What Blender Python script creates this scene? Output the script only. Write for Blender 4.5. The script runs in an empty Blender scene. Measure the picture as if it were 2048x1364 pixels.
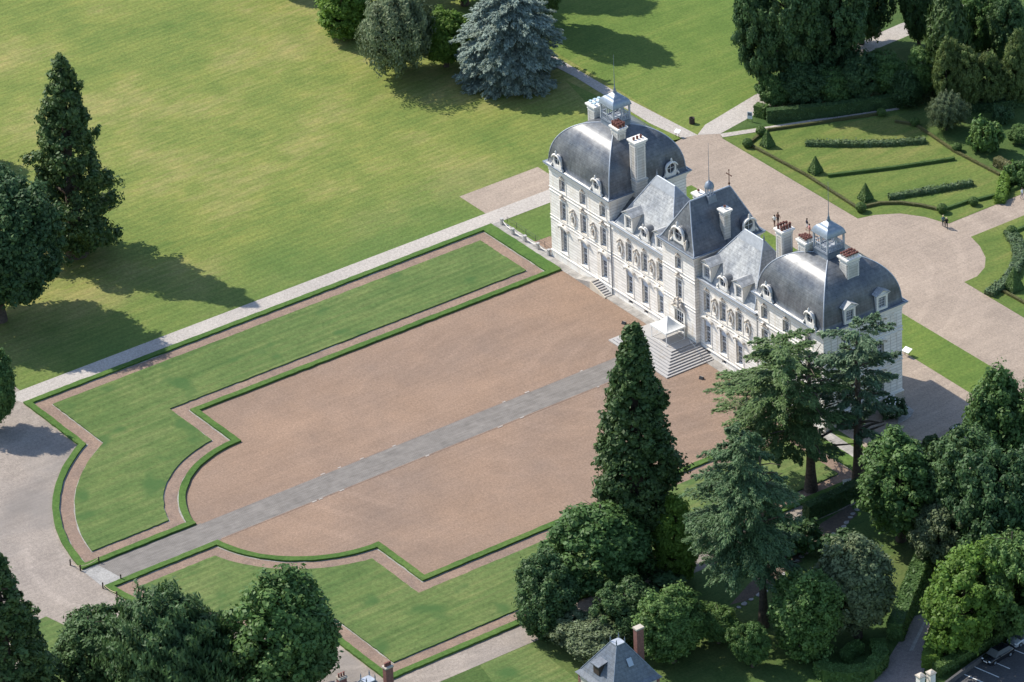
import bpy, bmesh, math, random
import numpy as np
from mathutils import Vector, Matrix, Quaternion
R = math.radians
PI = math.pi
scene = bpy.context.scene
col = scene.collection

# ------------------------------------------------------------------ camera
CAM_C = np.array([509.72869522, -375.29185488, 369.44220968])
CAM_YAW, CAM_PIT, CAM_ROL, CAM_F = R(-55.64033971), R(30.19562421), R(-2.57573668), 11196.495
_fw = np.array([math.sin(CAM_YAW) * math.cos(CAM_PIT), math.cos(CAM_YAW) * math.cos(CAM_PIT), -math.sin(CAM_PIT)])
_r0 = np.array([math.cos(CAM_YAW), -math.sin(CAM_YAW), 0.0])
_u0 = np.cross(_r0, _fw)
_r = _r0 * math.cos(CAM_ROL) + _u0 * math.sin(CAM_ROL)
_u = -_r0 * math.sin(CAM_ROL) + _u0 * math.cos(CAM_ROL)
cam_data = bpy.data.cameras.new('camera')
cam_data.sensor_fit = 'HORIZONTAL'
cam_data.sensor_width = 36.0
cam_data.lens = CAM_F / 2048.0 * 36.0
cam_data.clip_start = 10.0
cam_data.clip_end = 6000.0
cam = bpy.data.objects.new('camera', cam_data)
M = Matrix((( _r[0], _u[0], -_fw[0], CAM_C[0]), (_r[1], _u[1], -_fw[1], CAM_C[1]),
            (_r[2], _u[2], -_fw[2], CAM_C[2]), (0, 0, 0, 1)))
cam.matrix_world = M
col.objects.link(cam)
scene.camera = cam

# ------------------------------------------------------------------ light
SUN_AZ, SUN_EL = R(22.0), R(46.0)          # direction the light travels (from +X), height of the sun
world = bpy.data.worlds.new('World'); scene.world = world
world.use_nodes = True
wn = world.node_tree.nodes; wl = world.node_tree.links
wn.clear()
wo = wn.new('ShaderNodeOutputWorld'); wb = wn.new('ShaderNodeBackground'); ws = wn.new('ShaderNodeTexSky')
ws.sky_type = 'NISHITA'; ws.sun_disc = False
ws.sun_elevation = SUN_EL; ws.sun_rotation = R(248.0)
ws.altitude = 100; ws.air_density = 1.0; ws.dust_density = 0.6; ws.ozone_density = 1.5
wb.inputs['Strength'].default_value = 0.15
wl.new(ws.outputs[0], wb.inputs[0]); wl.new(wb.outputs[0], wo.inputs[0])
sd = bpy.data.lights.new('sun', 'SUN'); sd.energy = 4.0; sd.angle = R(0.55); sd.color = (1.0, 0.94, 0.84)
sun = bpy.data.objects.new('sun', sd); col.objects.link(sun)
sun.location = (-60, -40, 120)
_d = Vector((math.cos(SUN_EL) * math.cos(SUN_AZ), math.cos(SUN_EL) * math.sin(SUN_AZ), -math.sin(SUN_EL)))
sun.rotation_euler = _d.to_track_quat('-Z', 'Y').to_euler()
scene.view_settings.view_transform = 'Standard'
scene.view_settings.look = 'None'
scene.view_settings.exposure = 0.66
scene.view_settings.gamma = 1.0
scene.view_settings.use_curve_mapping = False
scene.render.engine = 'CYCLES'
scene.cycles.max_bounces = 5; scene.cycles.diffuse_bounces = 3; scene.cycles.glossy_bounces = 2
scene.cycles.transmission_bounces = 2; scene.cycles.transparent_max_bounces = 4
scene.cycles.caustics_reflective = False; scene.cycles.caustics_refractive = False

# ------------------------------------------------------------------ helpers
def P(x, y, z=0.0):
    """photo pixel -> point of the level z (ground things stand on)"""
    d = _fw * CAM_F + _r * (x - 1024.0) - _u * (y - 682.0)
    t = (z - CAM_C[2]) / d[2]
    q = CAM_C + d * t
    return Vector((q[0], q[1], z))
def px_of(q):
    d = np.array(q) - CAM_C; z = d @ _fw
    return 1024 + CAM_F * (d @ _r) / z, 682 - CAM_F * (d @ _u) / z
def rise(base, ty):
    """height of an upright standing on base that reaches photo row ty"""
    lo, hi = 0.0, 90.0
    for _ in range(40):
        m = (lo + hi) / 2
        if px_of((base[0], base[1], base[2] + m))[1] > ty: lo = m
        else: hi = m
    return lo
PXM = 15.2

def tag(o, label=None, cat=None, group=None, kind=None):
    if label: o['label'] = label
    if cat: o['category'] = cat
    if group: o['group'] = group
    if kind: o['kind'] = kind
    return o
def empty(name, loc=(0, 0, 0), rz=0.0):
    o = bpy.data.objects.new(name, None); col.objects.link(o)
    o.location = loc; o.rotation_euler = (0, 0, rz); o.empty_display_size = 0.2
    return o
def link(name, me, mat, parent=None, loc=None, rz=None):
    o = bpy.data.objects.new(name, me); col.objects.link(o)
    if mat is not None and len(me.materials) == 0:
        me.materials.append(MATS[mat] if isinstance(mat, str) else mat)
    if parent is not None: o.parent = parent
    if loc is not None: o.location = loc
    if rz is not None: o.rotation_euler = (0, 0, rz)
    return o

class MB:
    def __init__(s): s.v = []; s.f = []; s.sm = []
    def add(s, vs, fs, smooth=False):
        b = len(s.v); s.v += [tuple(map(float, q)) for q in vs]
        s.f += [[b + i for i in f] for f in fs]; s.sm += [smooth] * len(fs)
        return s
    def box(s, x0, x1, y0, y1, z0, z1):
        vs = [(x0, y0, z0), (x1, y0, z0), (x1, y1, z0), (x0, y1, z0), (x0, y0, z1), (x1, y0, z1), (x1, y1, z1), (x0, y1, z1)]
        return s.add(vs, [(0, 3, 2, 1), (4, 5, 6, 7), (0, 1, 5, 4), (1, 2, 6, 5), (2, 3, 7, 6), (3, 0, 4, 7)])
    def prism(s, pts, z0, z1, bottom=False):
        n = len(pts)
        vs = [(q[0], q[1], z0) for q in pts] + [(q[0], q[1], z1) for q in pts]
        fs = [tuple(range(n, 2 * n))] + [(i, (i + 1) % n, n + (i + 1) % n, n + i) for i in range(n)]
        if bottom: fs.append(tuple(reversed(range(n))))
        return s.add(vs, fs)
    def sheet(s, pts, z): return s.add([(q[0], q[1], z) for q in pts], [tuple(range(len(pts)))])
    def ring(s, A, B, z0, z1, sides=True):
        n = len(A)
        vs = [(q[0], q[1], z1) for q in A] + [(q[0], q[1], z1) for q in B]
        fs = [(i, (i + 1) % n, n + (i + 1) % n, n + i) for i in range(n)]
        if sides:
            vs += [(q[0], q[1], z0) for q in A] + [(q[0], q[1], z0) for q in B]
            fs += [(2 * n + i, 2 * n + (i + 1) % n, (i + 1) % n, i) for i in range(n)]
            fs += [(n + i, n + (i + 1) % n, 3 * n + (i + 1) % n, 3 * n + i) for i in range(n)]
        return s.add(vs, fs)
    def tube(s, pts, rad, n=7, smooth=True, caps=True):
        pts = [Vector(q) for q in pts]
        if not hasattr(rad, '__len__'): rad = [rad] * len(pts)
        vs = []; fs = []
        up = Vector((0.13, 0.2, 1.0)).normalized()
        for i, q in enumerate(pts):
            t = (pts[min(i + 1, len(pts) - 1)] - pts[max(i - 1, 0)]).normalized()
            a = t.cross(up)
            if a.length < 1e-3: a = t.cross(Vector((1, 0.1, 0)))
            a.normalize(); b = t.cross(a)
            for k in range(n):
                an = 2 * PI * k / n
                vs.append(q + (a * math.cos(an) + b * math.sin(an)) * rad[i])
        for i in range(len(pts) - 1):
            for k in range(n):
                fs.append((i * n + k, i * n + (k + 1) % n, (i + 1) * n + (k + 1) % n, (i + 1) * n + k))
        s.add(vs, fs, smooth)
        if caps:
            s.add(vs[:n], [tuple(range(n))]); s.add(vs[-n:], [tuple(reversed(range(n)))])
        return s
    def lathe(s, prof, cx=0, cy=0, n=10, smooth=True, sx=1, sy=1):
        vs = []; fs = []
        for (r, z) in prof:
            for k in range(n):
                an = 2 * PI * (k + .5) / n
                vs.append((cx + r * sx * math.cos(an), cy + r * sy * math.sin(an), z))
        for i in range(len(prof) - 1):
            for k in range(n):
                fs.append((i * n + k, i * n + (k + 1) % n, (i + 1) * n + (k + 1) % n, (i + 1) * n + k))
        s.add(vs, fs, smooth)
        if prof[-1][0] > 1e-3: s.add(vs[-n:], [tuple(range(n))])
        return s
    def ball(s, c, r, n=8, sz=1.0, sx=1.0, sy=1.0):
        m = max(4, n // 2 + 1)
        prof = [(r * math.sin(PI * i / m) + 1e-4, c[2] - r * sz * math.cos(PI * i / m)) for i in range(m + 1)]
        return s.lathe(prof, c[0], c[1], n, True, sx, sy)
    def frustum(s, r0, z0, r1, z1):
        """r = (x0,x1,y0,y1)"""
        q = lambda r, z: [(r[0], r[2], z), (r[1], r[2], z), (r[1], r[3], z), (r[0], r[3], z)]
        return s.add(q(r0, z0) + q(r1, z1), [(0, 1, 5, 4), (1, 2, 6, 5), (2, 3, 7, 6), (3, 0, 4, 7), (4, 5, 6, 7), (3, 2, 1, 0)])
    def mesh(s, name):
        me = bpy.data.meshes.new(name); me.from_pydata(s.v, [], s.f)
        me.polygons.foreach_set('use_smooth', s.sm); me.update(); return me
    def build(s, name, mat, parent=None, loc=None, rz=None): return link(name, s.mesh(name), mat, parent, loc, rz)

def inset(poly, d):
    """mitred inward offset of a counter-clockwise polygon; d is one number or one per edge"""
    n = len(poly)
    if not hasattr(d, '__len__'): d = [d] * n
    out = []
    for i in range(n):
        p0, p1, p2 = poly[i - 1], poly[i], poly[(i + 1) % n]
        e1 = Vector((p1[0] - p0[0], p1[1] - p0[1])).normalized(); e2 = Vector((p2[0] - p1[0], p2[1] - p1[1])).normalized()
        n1 = Vector((-e1.y, e1.x)); n2 = Vector((-e2.y, e2.x))
        a, b = d[i - 1], d[i]
        det = n1.x * n2.y - n1.y * n2.x
        if abs(det) < 1e-3: o = n2 * b
        else:
            k1 = a; k2 = b
            o = Vector(((k1 * n2.y - k2 * n1.y) / det, (n1.x * k2 - n2.x * k1) / det))
            if o.length > 3 * max(a, b): o = o.normalized() * 3 * max(a, b)
        out.append((p1[0] + o.x, p1[1] + o.y))
    return out

# ------------------------------------------------------------------ materials
MATS = {}
def newmat(name):
    m = bpy.data.materials.new(name); m.use_nodes = True
    nt = m.node_tree; nt.nodes.clear()
    out = nt.nodes.new('ShaderNodeOutputMaterial'); b = nt.nodes.new('ShaderNodeBsdfPrincipled')
    nt.links.new(b.outputs[0], out.inputs[0])
    MATS[name] = m
    return m, nt, b, out
def N(nt, t, **kw):
    n = nt.nodes.new(t)
    for k, v in kw.items():
        if k.startswith('i_'):
            n.inputs[int(k[2:]) if k[2:].isdigit() else k[2:]].default_value = v
        else: setattr(n, k, v)
    return n
def coords(nt, scale=(1, 1, 1), rot=(0, 0, 0), src='Object'):
    tc = N(nt, 'ShaderNodeTexCoord'); mp = N(nt, 'ShaderNodeMapping')
    mp.inputs['Scale'].default_value = scale; mp.inputs['Rotation'].default_value = rot
    nt.links.new(tc.outputs[src], mp.inputs[0]); return mp.outputs[0]
def noise(nt, vec, scale, detail=4, rough=.55):
    n = N(nt, 'ShaderNodeTexNoise'); n.inputs['Scale'].default_value = scale
    n.inputs['Detail'].default_value = detail; n.inputs['Roughness'].default_value = rough
    nt.links.new(vec, n.inputs['Vector']); return n.outputs['Fac']
def ramp(nt, fac, stops):
    r = N(nt, 'ShaderNodeValToRGB'); e = r.color_ramp.elements
    while len(e) < len(stops): e.new(0.5)
    for i, (p, c) in enumerate(stops):
        e[i].position = p; e[i].color = (c[0], c[1], c[2], 1) if hasattr(c, '__len__') else (c, c, c, 1)
    nt.links.new(fac, r.inputs[0]); return r.outputs[0]
def mix(nt, a, b, fac, mode='MIX'):
    m = N(nt, 'ShaderNodeMix', data_type='RGBA', blend_type=mode)
    for k, v in ((0, fac), (6, a), (7, b)):
        if isinstance(v, bpy.types.NodeSocket): nt.links.new(v, m.inputs[k])
        elif hasattr(v, '__len__'): m.inputs[k].default_value = (v[0], v[1], v[2], 1)
        else: m.inputs[k].default_value = v if k == 0 else (v, v, v, 1)
    return m.outputs[2]
def math_(nt, op, a, b=0.0):
    m = N(nt, 'ShaderNodeMath', operation=op)
    for k, v in ((0, a), (1, b)):
        if isinstance(v, bpy.types.NodeSocket): nt.links.new(v, m.inputs[k])
        else: m.inputs[k].default_value = v
    return m.outputs[0]
def bump(nt, b, h, dist=.05, strength=.6):
    n = N(nt, 'ShaderNodeBump'); n.inputs['Distance'].default_value = dist; n.inputs['Strength'].default_value = strength
    nt.links.new(h, n.inputs['Height']); nt.links.new(n.outputs[0], b.inputs['Normal'])
def setb(b, rough=.8, spec=.3, **kw):
    b.inputs['Roughness'].default_value = rough; b.inputs['Specular IOR Level'].default_value = spec
    for k, v in kw.items(): b.inputs[k].default_value = v

def grass(name, c_low, c_mid, c_high, patch=None, stripe=0.35, streak=(1.2, .045), fine=1.0, lines=0.0, lush=False):
    m, nt, b, out = newmat(name)
    w = coords(nt)
    big = noise(nt, w, .045, 5, .6)
    st = noise(nt, coords(nt, (streak[0], streak[1], 1)), 1.0, 3, .6)
    st2 = noise(nt, coords(nt, (streak[0] * 3.1, streak[1] * 3.5, 1), (0, 0, .05)), 1.0, 2, .6)
    fi = noise(nt, w, 2.6, 6, .75)
    s = math_(nt, 'ADD', math_(nt, 'MULTIPLY', big, 1.0 - stripe), math_(nt, 'MULTIPLY', st, stripe))
    s = math_(nt, 'ADD', math_(nt, 'MULTIPLY', s, .8), math_(nt, 'MULTIPLY', st2, .2))
    c = ramp(nt, s, [(.36, c_low), (.5, c_mid), (.64, c_high)])
    if lush:                                           # watered turf near the walk, drier out in the park
        sx_ = N(nt, 'ShaderNodeSeparateXYZ'); nt.links.new(w, sx_.inputs[0])
        far = math_(nt, 'ADD', math_(nt, 'MULTIPLY', sx_.outputs[0], -.028), math_(nt, 'MULTIPLY', noise(nt, w, .03, 4, .6), 1.1))
        c = mix(nt, (.082, .138, .034), c, ramp(nt, far, [(1.75, .25), (2.4, 1.0)] if False else [(.0, .25), (1.0, 1.0)]) if False else math_(nt, 'MINIMUM', math_(nt, 'MAXIMUM', math_(nt, 'MULTIPLY', math_(nt, 'SUBTRACT', far, 1.62), 1.5), .15), 1.0))
    md = noise(nt, coords(nt, (1, .6, 1), (0, 0, .2)), .30, 6, .7)
    c = mix(nt, c, ramp(nt, md, [(.3, (.80, .86, .82)), (.5, (1, 1, 1)), (.7, (1.24, 1.12, 1.14))]), 1.0, 'MULTIPLY')
    c = mix(nt, c, ramp(nt, fi, [(.25, .56), (.5, 1.0), (.8, 1.45)]), fine, 'MULTIPLY')
    if lines:                                          # mower passes
        wv = N(nt, 'ShaderNodeTexWave', wave_type='BANDS', bands_direction='X'); wv.inputs['Scale'].default_value = .26; wv.inputs['Distortion'].default_value = 1.2; wv.inputs['Detail'].default_value = 2; wv.inputs['Detail Scale'].default_value = .25
        nt.links.new(coords(nt, (1, 1, 1), (0, 0, -.03)), wv.inputs[0])
        c = mix(nt, c, ramp(nt, wv.outputs['Fac'], [(.3, 1 - lines), (.7, 1 + lines)]), 1.0, 'MULTIPLY')
    if patch:
        pn = noise(nt, w, patch[0], 2, .4)
        c = mix(nt, c, patch[1], ramp(nt, pn, [(patch[2], 0.0), (patch[2] + .10, .8)]))
    nt.links.new(c, b.inputs['Base Color']); setb(b, .9, .15)
    bump(nt, b, fi, .12, .5)
    return m
def gravel(name, c1, c2, scale=3.0, blotch=.08, c3=None, tracks=0.0):
    m, nt, b, out = newmat(name); w = coords(nt)
    fi = noise(nt, w, scale, 6, .85); me = noise(nt, w, blotch, 6, .65); sp = noise(nt, w, scale * 3.1, 2, .9)
    c = mix(nt, c1, c2, ramp(nt, me, [(.35, 0.0), (.65, 1.0)]))
    c = mix(nt, c, ramp(nt, fi, [(.3, .68), (.5, 1.0), (.72, 1.34)]), 1.0, 'MULTIPLY')
    c = mix(nt, c, ramp(nt, sp, [(.3, .75), (.5, 1.0), (.7, 1.25)]), .8, 'MULTIPLY')
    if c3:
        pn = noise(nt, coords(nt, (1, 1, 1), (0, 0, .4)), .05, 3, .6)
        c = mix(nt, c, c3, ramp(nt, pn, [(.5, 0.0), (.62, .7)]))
    if tracks:                                         # worn, raked and driven lines
        w1 = N(nt, 'ShaderNodeTexWave', wave_type='RINGS', rings_direction='Z'); w1.inputs['Scale'].default_value = .11; w1.inputs['Distortion'].default_value = 5.0; w1.inputs['Detail'].default_value = 4; w1.inputs['Detail Scale'].default_value = .6
        nt.links.new(coords(nt, (1, .55, 1), (0, 0, .3)), w1.inputs[0])
        ms_ = noise(nt, w, .035, 3, .5)
        k1 = math_(nt, 'MULTIPLY', ramp(nt, w1.outputs['Fac'], [(.78, 0.0), (.95, 1.0)]), ramp(nt, ms_, [(.45, 0.0), (.6, 1.0)]))
        c = mix(nt, c, ramp(nt, k1, [(0, 1.0), (1, 1.0 + .28 * tracks)]), 1.0, 'MULTIPLY')
        rk = noise(nt, coords(nt, (1.6, .03, 1)), 1.0, 3, .6)
        c = mix(nt, c, ramp(nt, rk, [(.3, 1 - .18 * tracks), (.5, 1.0), (.7, 1 + .18 * tracks)]), 1.0, 'MULTIPLY')
        pw_ = noise(nt, coords(nt, (1, 1, 1), (0, 0, 1.1)), .16, 5, .7)
        c = mix(nt, c, ramp(nt, pw_, [(.36, 1 - .26 * tracks), (.52, 1.0), (.68, 1 + .22 * tracks)]), 1.0, 'MULTIPLY')
    nt.links.new(c, b.inputs['Base Color']); setb(b, .92, .15); bump(nt, b, fi, .06, .6)
    return m
grass('meadow', (.098, .148, .033), (.160, .188, .045), (.262, .234, .087), stripe=.18, streak=(.6, .08), lines=.045, lush=True)
grass('lawn', (.066, .115, .032), (.096, .142, .042), (.138, .168, .058), patch=(.2, (.050, .106, .030), .60), stripe=.5, streak=(1.3, .05), lines=.05)
grass('rear_lawn', (.078, .132, .026), (.108, .162, .034), (.155, .19, .048), stripe=.3)
grass('garden_lawn', (.074, .125, .028), (.112, .152, .036), (.175, .178, .055), stripe=.4, streak=(.5, .06))
grass('turf_edge', (.05, .105, .022), (.068, .130, .028), (.09, .145, .036), stripe=.2)
grass('painted_shade_grass', (.04, .08, .022), (.062, .105, .028), (.1, .13, .04), stripe=.1)  # darker copy of the same grass, tree shade painted into its colour
gravel('court_gravel', (.272, .184, .128), (.212, .154, .118), 3.2, .04, tracks=.3)
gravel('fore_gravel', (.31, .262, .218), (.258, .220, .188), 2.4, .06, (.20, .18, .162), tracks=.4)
gravel('rear_gravel', (.335, .268, .210), (.285, .230, .184), 3.0, .06, tracks=.4)
gravel('band_gravel', (.27, .19, .14), (.20, .145, .115), 2.5, .35)
gravel('pale_path', (.42, .38, .335), (.36, .325, .29), 2.6, .12)
gravel('edging', (.36, .345, .32), (.26, .25, .235), 3.0, .5)
gravel('lane', (.25, .215, .20), (.20, .175, .165), 2.0, .15)
gravel('asphalt', (.10, .098, .10), (.085, .083, .085), 4.0, .15)
gravel('bare_earth', (.13, .10, .075), (.09, .075, .06), 2.0, .2)

def pavers(name, c1, c2, sx, sy, var=.35):
    m, nt, b, out = newmat(name); w = coords(nt)
    br = N(nt, 'ShaderNodeTexBrick'); br.inputs['Scale'].default_value = 1.0
    br.inputs['Brick Width'].default_value = sx; br.inputs['Row Height'].default_value = sy
    br.inputs['Mortar Size'].default_value = .03
    br.inputs['Color1'].default_value = (*c1, 1); br.inputs['Color2'].default_value = (*c2, 1)
    br.inputs['Mortar'].default_value = (c1[0] * .78, c1[1] * .78, c1[2] * .78, 1)
    nt.links.new(w, br.inputs['Vector'])
    c = mix(nt, br.outputs[0], ramp(nt, noise(nt, w, .6, 6, .7), [(.3, 1 - var), (.5, 1.0), (.7, 1 + var)]), 1.0, 'MULTIPLY')
    c = mix(nt, c, ramp(nt, noise(nt, coords(nt, (3.5, .25, 1)), 1.0, 4, .7), [(.3, .75), (.5, 1.0), (.7, 1.25)]), .8, 'MULTIPLY')
    nt.links.new(c, b.inputs['Base Color']); setb(b, .85, .25); bump(nt, b, br.outputs['Fac'], .02, -.4)
    return m
pavers('cobbles', (.205, .184, .162), (.192, .174, .155), .30, .2, .2)
pavers('paving', (.34, .32, .29), (.28, .262, .24), .9, .6)

def stone(name, c, joints=True, course=.44, dirt=.25, warm=(.62, .50, .36)):
    m, nt, b, out = newmat(name)
    tc = N(nt, 'ShaderNodeTexCoord'); sp = N(nt, 'ShaderNodeSeparateXYZ'); nt.links.new(tc.outputs['Object'], sp.inputs[0])
    w = tc.outputs['Object']
    st = noise(nt, coords(nt, (1.2, 1.2, .18)), 1.0, 5, .65)
    fi = noise(nt, w, 3.5, 4, .7)
    cc = mix(nt, c, (c[0] * warm[0] * 1.35, c[1] * warm[1] * 1.45, c[2] * warm[2] * 1.6), ramp(nt, st, [(.52, 0.0), (.75, dirt * 1.6)]))
    cc = mix(nt, cc, ramp(nt, fi, [(.3, .90), (.5, 1.0), (.7, 1.06)]), 1.0, 'MULTIPLY')
    if joints:
        fr = math_(nt, 'FRACT', math_(nt, 'MULTIPLY', sp.outputs[2], 1.0 / course))
        ln = math_(nt, 'LESS_THAN', fr, .16)
        row = math_(nt, 'FLOOR', math_(nt, 'MULTIPLY', sp.outputs[2], 1.0 / course))
        wn_ = N(nt, 'ShaderNodeTexWhiteNoise', noise_dimensions='1D'); nt.links.new(row, wn_.inputs['W'])
        bk = math_(nt, 'FLOOR', math_(nt, 'ADD', math_(nt, 'MULTIPLY', math_(nt, 'ADD', sp.outputs[0], sp.outputs[1]), 1.0 / .95), math_(nt, 'MULTIPLY', row, .5)))
        cv = N(nt, 'ShaderNodeCombineXYZ'); nt.links.new(bk, cv.inputs[0]); nt.links.new(row, cv.inputs[1])
        w2_ = N(nt, 'ShaderNodeTexWhiteNoise', noise_dimensions='2D'); nt.links.new(cv.outputs[0], w2_.inputs['Vector'])
        cc = mix(nt, cc, ramp(nt, w2_.outputs['Value'], [(0, (.88, .87, .85)), (.5, (.98, .97, .96)), (1, (1.06, 1.05, 1.04))]), 1.0, 'MULTIPLY')
        cc = mix(nt, cc, (c[0] * .58, c[1] * .55, c[2] * .52), math_(nt, 'MULTIPLY', ln, .8))
        bump(nt, b, ln, .03, -.5)
    nt.links.new(cc, b.inputs['Base Color']); setb(b, .75, .25)
    return m
stone('facade', (.88, .845, .78), dirt=.45)
stone('trim', (.80, .76, .69), joints=False, dirt=.35)
stone('ornament', (.50, .455, .40), joints=False, dirt=.6)
stone('rough_stone', (.52, .47, .40), course=.3, dirt=.5)
stone('step_stone', (.38, .365, .35), joints=False, dirt=.3)
stone('chimney_stone', (.54, .52, .48), course=.4, dirt=.5)
stone('cream_wall', (.60, .54, .44), joints=False)

def slate(name, base, lich, lich_amt=.5, rough=.42):
    m, nt, b, out = newmat(name); w = coords(nt)
    fi = noise(nt, w, 2.2, 6, .75); bl = noise(nt, w, .35, 5, .65)
    st = noise(nt, coords(nt, (2.6, 2.6, .12)), 1.0, 5, .7)
    c = mix(nt, base, lich, ramp(nt, bl, [(.40, 0.0), (.68, lich_amt)]))
    c = mix(nt, c, ramp(nt, st, [(.28, .7), (.5, 1.0), (.72, 1.28)]), 1.0, 'MULTIPLY')
    c = mix(nt, c, ramp(nt, fi, [(.3, .72), (.5, 1.0), (.72, 1.32)]), 1.0, 'MULTIPLY')
    tc = N(nt, 'ShaderNodeTexCoord'); sp = N(nt, 'ShaderNodeSeparateXYZ'); nt.links.new(tc.outputs['Object'], sp.inputs[0])
    fr = math_(nt, 'FRACT', math_(nt, 'MULTIPLY', sp.outputs[2], 1.0 / .22))
    cl = math_(nt, 'FRACT', math_(nt, 'MULTIPLY', sp.outputs[2], 1.0 / .36))
    c = mix(nt, c, ramp(nt, cl, [(0, .78), (.25, 1.0), (1, 1.06)]), 1.0, 'MULTIPLY')
    hgt = math_(nt, 'ADD', fr, fi)
    nt.links.new(c, b.inputs['Base Color'])
    nt.links.new(ramp(nt, bl, [(.3, rough - .05), (.7, rough + .2)]), b.inputs['Roughness'])
    b.inputs['Specular IOR Level'].default_value = .5
    bump(nt, b, hgt, .03, .35)
    return m
slate('slate', (.078, .086, .099), (.25, .255, .25), .45, .28)
slate('slate_pale', (.24, .25, .26), (.48, .48, .46), .85, .5)
slate('slate_lodge', (.10, .12, .15), (.19, .20, .20), .4, .45)
def plain(name, c, rough=.6, spec=.4, metal=0.0, var=.15, scale=2.0):
    m, nt, b, out = newmat(name)
    n = noise(nt, coords(nt), scale, 4, .6)
    nt.links.new(mix(nt, c, ramp(nt, n, [(.3, 1 - var), (.7, 1 + var)]), 1.0, 'MULTIPLY'), b.inputs['Base Color'])
    setb(b, rough, spec); b.inputs['Metallic'].default_value = metal
    return m
plain('lead', (.19, .225, .27), .45, .5, .2)
plain('lead_pale', (.37, .40, .44), .45, .5, .1)
plain('lead_band', (.30, .315, .33), .5, .5, .1)
plain('zinc', (.24, .28, .33), .38, .5, .3)
plain('iron', (.03, .03, .032), .5, .4)
plain('rust', (.10, .045, .03), .8, .2)
plain('paint_white', (.78, .78, .76), .5, .4, 0, .05)
plain('bars_white', (.70, .72, .74), .5, .4, 0, .05)
plain('blind', (.55, .60, .66), .6, .3, 0, .06)
plain('pot_clay', (.17, .075, .06), .8, .2, 0, .35)
plain('pot_white', (.66, .65, .62), .7, .2, 0, .2)
plain('pot_blue', (.40, .52, .60), .5, .4, 0, .2)
plain('brick_red', (.22, .11, .09), .85, .2, 0, .25, 5)
plain('canvas', (.74, .74, .70), .7, .2, 0, .05)
plain('wood_dark', (.06, .045, .035), .7, .3)
plain('wood_pale', (.35, .27, .18), .7, .3)
plain('rope', (.55, .45, .30), .8, .2)
plain('bark', (.09, .07, .055), .9, .15, 0, .4, 3)
plain('bark_grey', (.15, .135, .115), .9, .15, 0, .35, 3)
plain('sign_face', (.62, .64, .66), .5, .4)
plain('skin', (.45, .28, .2), .6, .3)
plain('hair', (.05, .035, .025), .7, .3)
plain('car_dark', (.012, .014, .018), .2, .6, 0, .05)
plain('car_silver', (.42, .45, .48), .25, .6, .3, .05)
plain('tyre', (.012, .012, .013), .85, .2)
plain('lamp_glass', (.75, .78, .8), .15, .6, 0, .02)
m, nt, b, out = newmat('glass')
setb(b, .12, .35); nt.links.new(ramp(nt, noise(nt, coords(nt), .8, 2), [(.35, (.012, .018, .028)), (.65, (.05, .065, .085))]), b.inputs['Base Color'])
oi_ = N(nt, 'ShaderNodeObjectInfo'); gl_ = b.inputs['Base Color'].links[0].from_socket
nt.links.new(mix(nt, gl_, (.17, .18, .18), ramp(nt, oi_.outputs['Random'], [(.62, 0.0), (.95, .6)])), b.inputs['Base Color'])
m, nt, b, out = newmat('skylight_glass')
setb(b, .1, .7); b.inputs['Base Color'].default_value = (.35, .40, .46, 1)

def leafmat(name, ca, cb, trans=.22, rough=.55):
    m, nt, b, out = newmat(name)
    at = N(nt, 'ShaderNodeAttribute', attribute_name='tint'); sp = N(nt, 'ShaderNodeSeparateColor')
    nt.links.new(at.outputs['Color'], sp.inputs[0])
    oi = N(nt, 'ShaderNodeObjectInfo')
    c = mix(nt, ca, cb, sp.outputs[1])
    c = mix(nt, c, sp.outputs[0], 1.0, 'MULTIPLY')
    c = mix(nt, c, ramp(nt, oi.outputs['Random'], [(0, (.86, .9, .9)), (1, (1.12, 1.08, 1.0))]), 1.0, 'MULTIPLY')
    nt.links.new(c, b.inputs['Base Color']); setb(b, rough, .25)
    tr = N(nt, 'ShaderNodeBsdfTranslucent'); nt.links.new(c, tr.inputs[0])
    ms = N(nt, 'ShaderNodeMixShader'); ms.inputs[0].default_value = trans
    nt.links.new(b.outputs[0], ms.inputs[1]); nt.links.new(tr.outputs[0], ms.inputs[2]); nt.links.new(ms.outputs[0], out.inputs[0])
    return m
leafmat('leaf_sequoia', (.052, .102, .036), (.092, .14, .042), .25)
leafmat('leaf_dark', (.050, .104, .040), (.086, .15, .052), .28)
leafmat('leaf_mid', (.072, .145, .042), (.125, .21, .058), .3)
leafmat('leaf_bright', (.125, .225, .038), (.18, .285, .052), .45)
leafmat('leaf_olive', (.115, .155, .075), (.165, .20, .10))
leafmat('leaf_yellow', (.108, .16, .046), (.16, .205, .065), .35)
leafmat('leaf_blue', (.185, .24, .205), (.245, .305, .26), .1)
leafmat('leaf_cedar_dark', (.060, .118, .052), (.10, .165, .068), .15)
leafmat('leaf_cedar', (.075, .13, .068), (.115, .175, .09), .12)
leafmat('leaf_cedar_green', (.085, .145, .045), (.125, .185, .06), .12)
leafmat('leaf_box', (0.065, 0.123, 0.032), (0.102, 0.167, 0.043), .1)
leafmat('leaf_boxdry', (0.102, 0.109, 0.043), (0.145, 0.138, 0.058), .1)
leafmat('leaf_lavender', (.085, .145, .05), (.12, .16, .085), .15)
leafmat('leaf_rose', (0.043, 0.087, 0.041), (0.072, 0.131, 0.058), .15)
plain('petal_white', (.8, .8, .78), .6, .3, 0, .05)
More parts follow.
